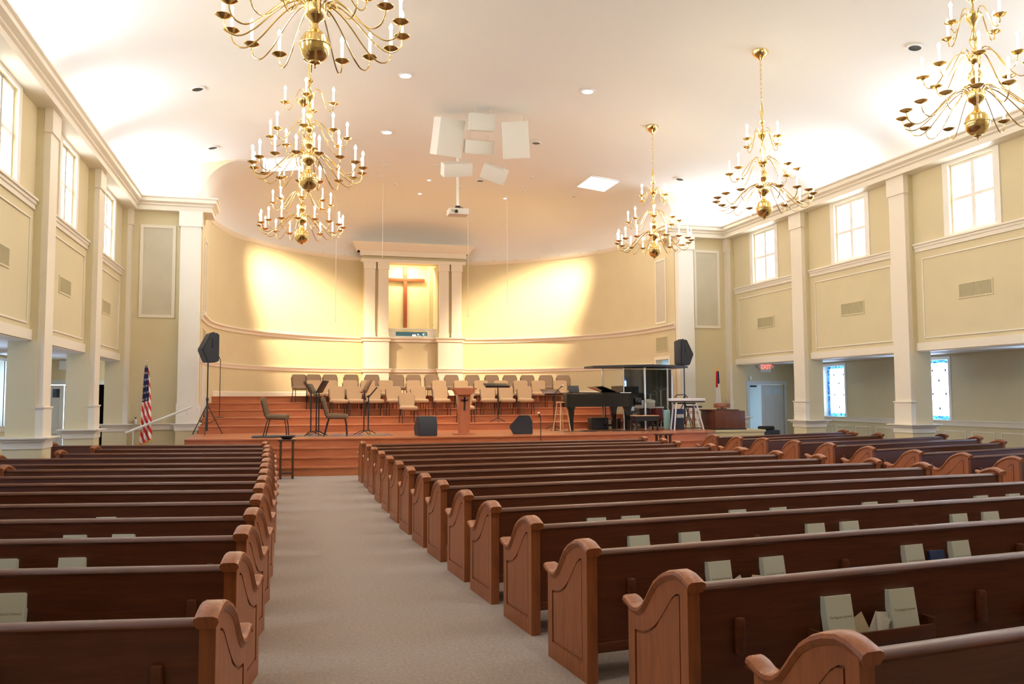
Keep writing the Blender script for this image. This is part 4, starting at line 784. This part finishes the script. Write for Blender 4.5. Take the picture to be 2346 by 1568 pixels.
# keyboard
t = thing('stage_keyboard', 'white-topped electronic keyboard right of the drum shield', 'keyboard', (10.92, 21.5, 1.58), radians(-6)); b = B(); b.box(-.52, .48, -.17, .17, 0, .08, .02); b.obj('body', 'keyboard_white', t); b = B(); b.box(-.5, .46, -.15, .15, -.03, 0); b.obj('underside', 'black', t); b = B(); b.box(-.46, .0, -.14, .0, .08, .088); b.obj('keys', 'light_wood', t)
t = thing('keyboard_stand', 'keyboard stand with pale slanted legs at the right of the stage', 'stand', (10.92, 21.5, .78), radians(-6))
for x0, x1, mm in ((.22, .42, 'keyboard_white'), (-.36, -.44, 'keyboard_white')):
    for y in (-.12, .12): b = B(); b.tube([(x0, y, .76), (x1, y * 1.2, 0)], .022, 8); b.obj('leg', mm, t)
b = B(); b.tube([(-.4, 0, .74), (.3, 0, .74)], .018, 8); b.tube([(-.42, 0, .05), (.38, 0, .05)], .014, 8); b.obj('crossbar', 'black', t)
t = thing('tablet_holder', 'black curved holder standing on the electronic keyboard', 'holder', (10.75, 21.52, 1.668)); b = B(); b.tube([(-.2, 0, .01), (-.14, 0, .09), (.12, 0, .1), (.2, 0, .01)], .014, 7); b.obj('bracket', 'black', t)
t = thing('guitar_amplifier', 'upright blue-black amplifier with silver panel under the keyboard', 'amplifier', (10.85, 21.95, .78)); b = B(); b.box(-.13, .13, -.14, .14, 0, .58, .015); b.obj('cabinet', 'blue_cover', t); b = B(); b.box(-.11, .11, -.15, -.14, .33, .43); b.obj('silver_panel', 'chrome', t); b = B(); b.box(-.11, .11, -.15, -.14, .04, .3); b.obj('grille', 'speaker_grille', t)
t = thing('teal_case', 'pale teal case standing behind the keyboard legs', 'case', (10.6, 22.15, .78)); b = B(); b.box(-.09, .09, -.05, .05, 0, .55, .02); b.obj('shell', 'cyan_case', t)
t = thing('white_backdrop', 'white fabric backdrop leaning behind the keyboard', 'fabric', (11.4, 23.85, .78)); b = B(); b.prism([(-.35, .75), (.0, 1.2), (.22, 1.45), (.22, .1), (-.3, .1), (-.42, .55)], XZ, 0, .03); b.obj('sheet', 'flag_white', t)
# organ
t = thing('organ_console', 'dark wooden organ console on the cream platform at the right', 'organ', (12.28, 21.95, .76)); b = B(); b.box(-.48, .48, -.42, .42, 0, .54, .01); b.obj('case', 'organ_wood', t); b = B(); b.box(-.52, .36, -.30, .44, .54, .575, .006); b.obj('top', 'organ_wood', t); b = B(); b.box(-.50, .50, -.44, .44, 0, .035); b.obj('plinth', 'black', t)
t = thing('hymn_board', 'small brown board with pale lettering line on top of the organ', 'board', (12.26, 21.95, 1.335)); b = B(); b.box(-.14, .12, -.05, .05, 0, .03); b.obj('foot', 'dark_wood', t); b = B(); b.box(-.26, .26, -.012, .012, .05, .17, .003); o = b.obj('panel', 'red_wood', t); b = B(); b.box(-.04, .04, -.01, .01, .02, .08); b.obj('neck', 'dark_wood', t); b = B(); b.box(-.15, .12, -.0135, -.012, .115, .125); b.obj('lettering_line', 'paper', o)
# ------------------------------------------------------------------ flags
def flag(x, y, z, H, label, us):
    t = thing('standing_flag', label, 'flag', (x, y, z), 0, None); b = B(); b.lathe([(.14, 0), (.14, .03), (.05, .06), (.02, .09)], n=20); b.obj('base', 'brass', t); b = B(); b.tube([(0, 0, .05), (0, 0, H - .14)], .013, 8); b.obj('pole', 'light_wood', t)
    if us: b = B(); b.lathe([(0, H - .14), (.012, H - .13), (.03, H - .10), (.008, H - .07), (.03, H - .04), (.006, H - .01), (0, H)], n=10); b.obj('finial', 'chrome', t)
    else: b = B(); b.box(-.008, .008, -.008, .008, H - .14, H); b.box(-.045, .045, -.008, .008, H - .06, H - .042); b.obj('cross_finial', 'brass', t)
    top, bot = H - .16, (.50 if us else .75); n, mrows = 56, 120; Wt, Wb = (.05, .17) if us else (.04, .11); b = B(); me_faces = []
    def P(i, j):
        v = j / mrows; u = i / n; wd = Wt + (Wb - Wt) * v ** .7; zz = top - (top - bot) * v + (.16 * (u - .15) ** 1.0 * v if us else .02 * u); 
        return (-wd * .75 + 2 * wd * u * .92, -.03 - .045 * v * sin(u * 17 + v * 1.5) - .02, zz - (0 if us else 0))
    G = [[b.v(P(i, j)) for i in range(n + 1)] for j in range(mrows + 1)]
    names = ['red', 'flag_white', 'navy', 'gold']
    for j in range(mrows):
        for i in range(n):
            f = b.bm.faces.new([G[j][i], G[j][i + 1], G[j + 1][i + 1], G[j + 1][i]]); v = (j + .5) / mrows; u = (i + .5) / n
            if us:
                if i < 2 or i >= n - 2 or j >= mrows - 2: mi = 3
                elif v < .46 and u < .78: mi = 1 if (j % 10 < 3 and (i + 5 * ((j // 10) % 2)) % 10 < 3) else 2
                else: mi = int((v * 1.0 - u * .42 + 2) * 13) % 2
            else: mi = 2 if v < .45 and u > .45 else (0 if v < .55 and u < .45 else 1)
            if not us and v < .08: mi = 3
            f.material_index = mi
    for k in names: pass
    me = bpy.data.meshes.new('cloth'); bmesh.ops.recalc_face_normals(b.bm, faces=b.bm.faces); b.bm.to_mesh(me); b.bm.free()
    for k in names: me.materials.append(M[k])
    me.polygons.foreach_set('use_smooth', [True] * len(me.polygons)); o = link('cloth', me, t); md = o.modifiers.new('solid', 'SOLIDIFY'); md.thickness = .004
flag(-3.50, 23.62, 0, 2.74, 'American flag with gold fringe on a pole by the left handrail', True); flag(12.95, 23.5, .76, 1.97, 'red, blue and white Christian flag behind the organ', False)
# ------------------------------------------------------------------ small things
t = thing('handrail', 'white sloping handrail rising towards the left apse pilaster', 'handrail', (0, 0, 0)); b = B(); b.tube([(-3.93, 23.35, .84), (-2.36, 23.55, 1.50)], .03, 8); b.obj('rail', 'rail_white', t)
for x, y, z in ((-3.75, 23.37, .90), (-2.5, 23.53, 1.42)): b = B(); b.tube([(x, y, z), (x, y, z - .09), (x, 23.9 if x > -3 else y, z - .12 if x > -3 else 0)], .014, 6); b.obj('bracket', 'rail_white', t)
b = B(); b.box(-2.262, -2.2, 23.99, 24.1, 1.25, 1.5, .006); tag(b.obj('wall_box', 'exit_white'), 'small white control box on the left apse pilaster edge', 'wall box')
t = thing('spray_bottle', 'white bottle with black cap on the ledge left of the flag', 'bottle', (-3.83, 24.2, 1.055)); b = B(); b.lathe([(.03, 0), (.033, .01), (.033, .11), (.02, .13)], n=14); b.obj('body', 'flag_white', t); b = B(); b.lathe([(.02, .13), (.022, .165), (.0, .17)], n=12); b.obj('cap', 'black', t)
t = thing('equipment_case', 'black equipment case on the floor before the open right door', 'case', (14.6, 23.4, 0), .1); b = B(); b.box(-.33, .33, -.25, .25, 0, .66, .03); b.obj('shell', 'black', t); b = B(); b.box(-.3, .3, -.255, -.25, .2, .24); b.obj('latch_strip', 'dark_metal', t)
b = B(); b.box(-.22, .24, -.15, .15, 0, .12, .05, 3); tag(b.obj('duffel_bag', 'fabric_black', None, (14.58, 23.4, .66)), 'soft black bag slumped on top of the black equipment case', 'bag')
b = B(); b.box(14.1, 15.15, 22.85, 23.12, 0, .50, .03); tag(b.obj('long_case', 'black'), 'long low black case in front of the taller equipment case', 'case')
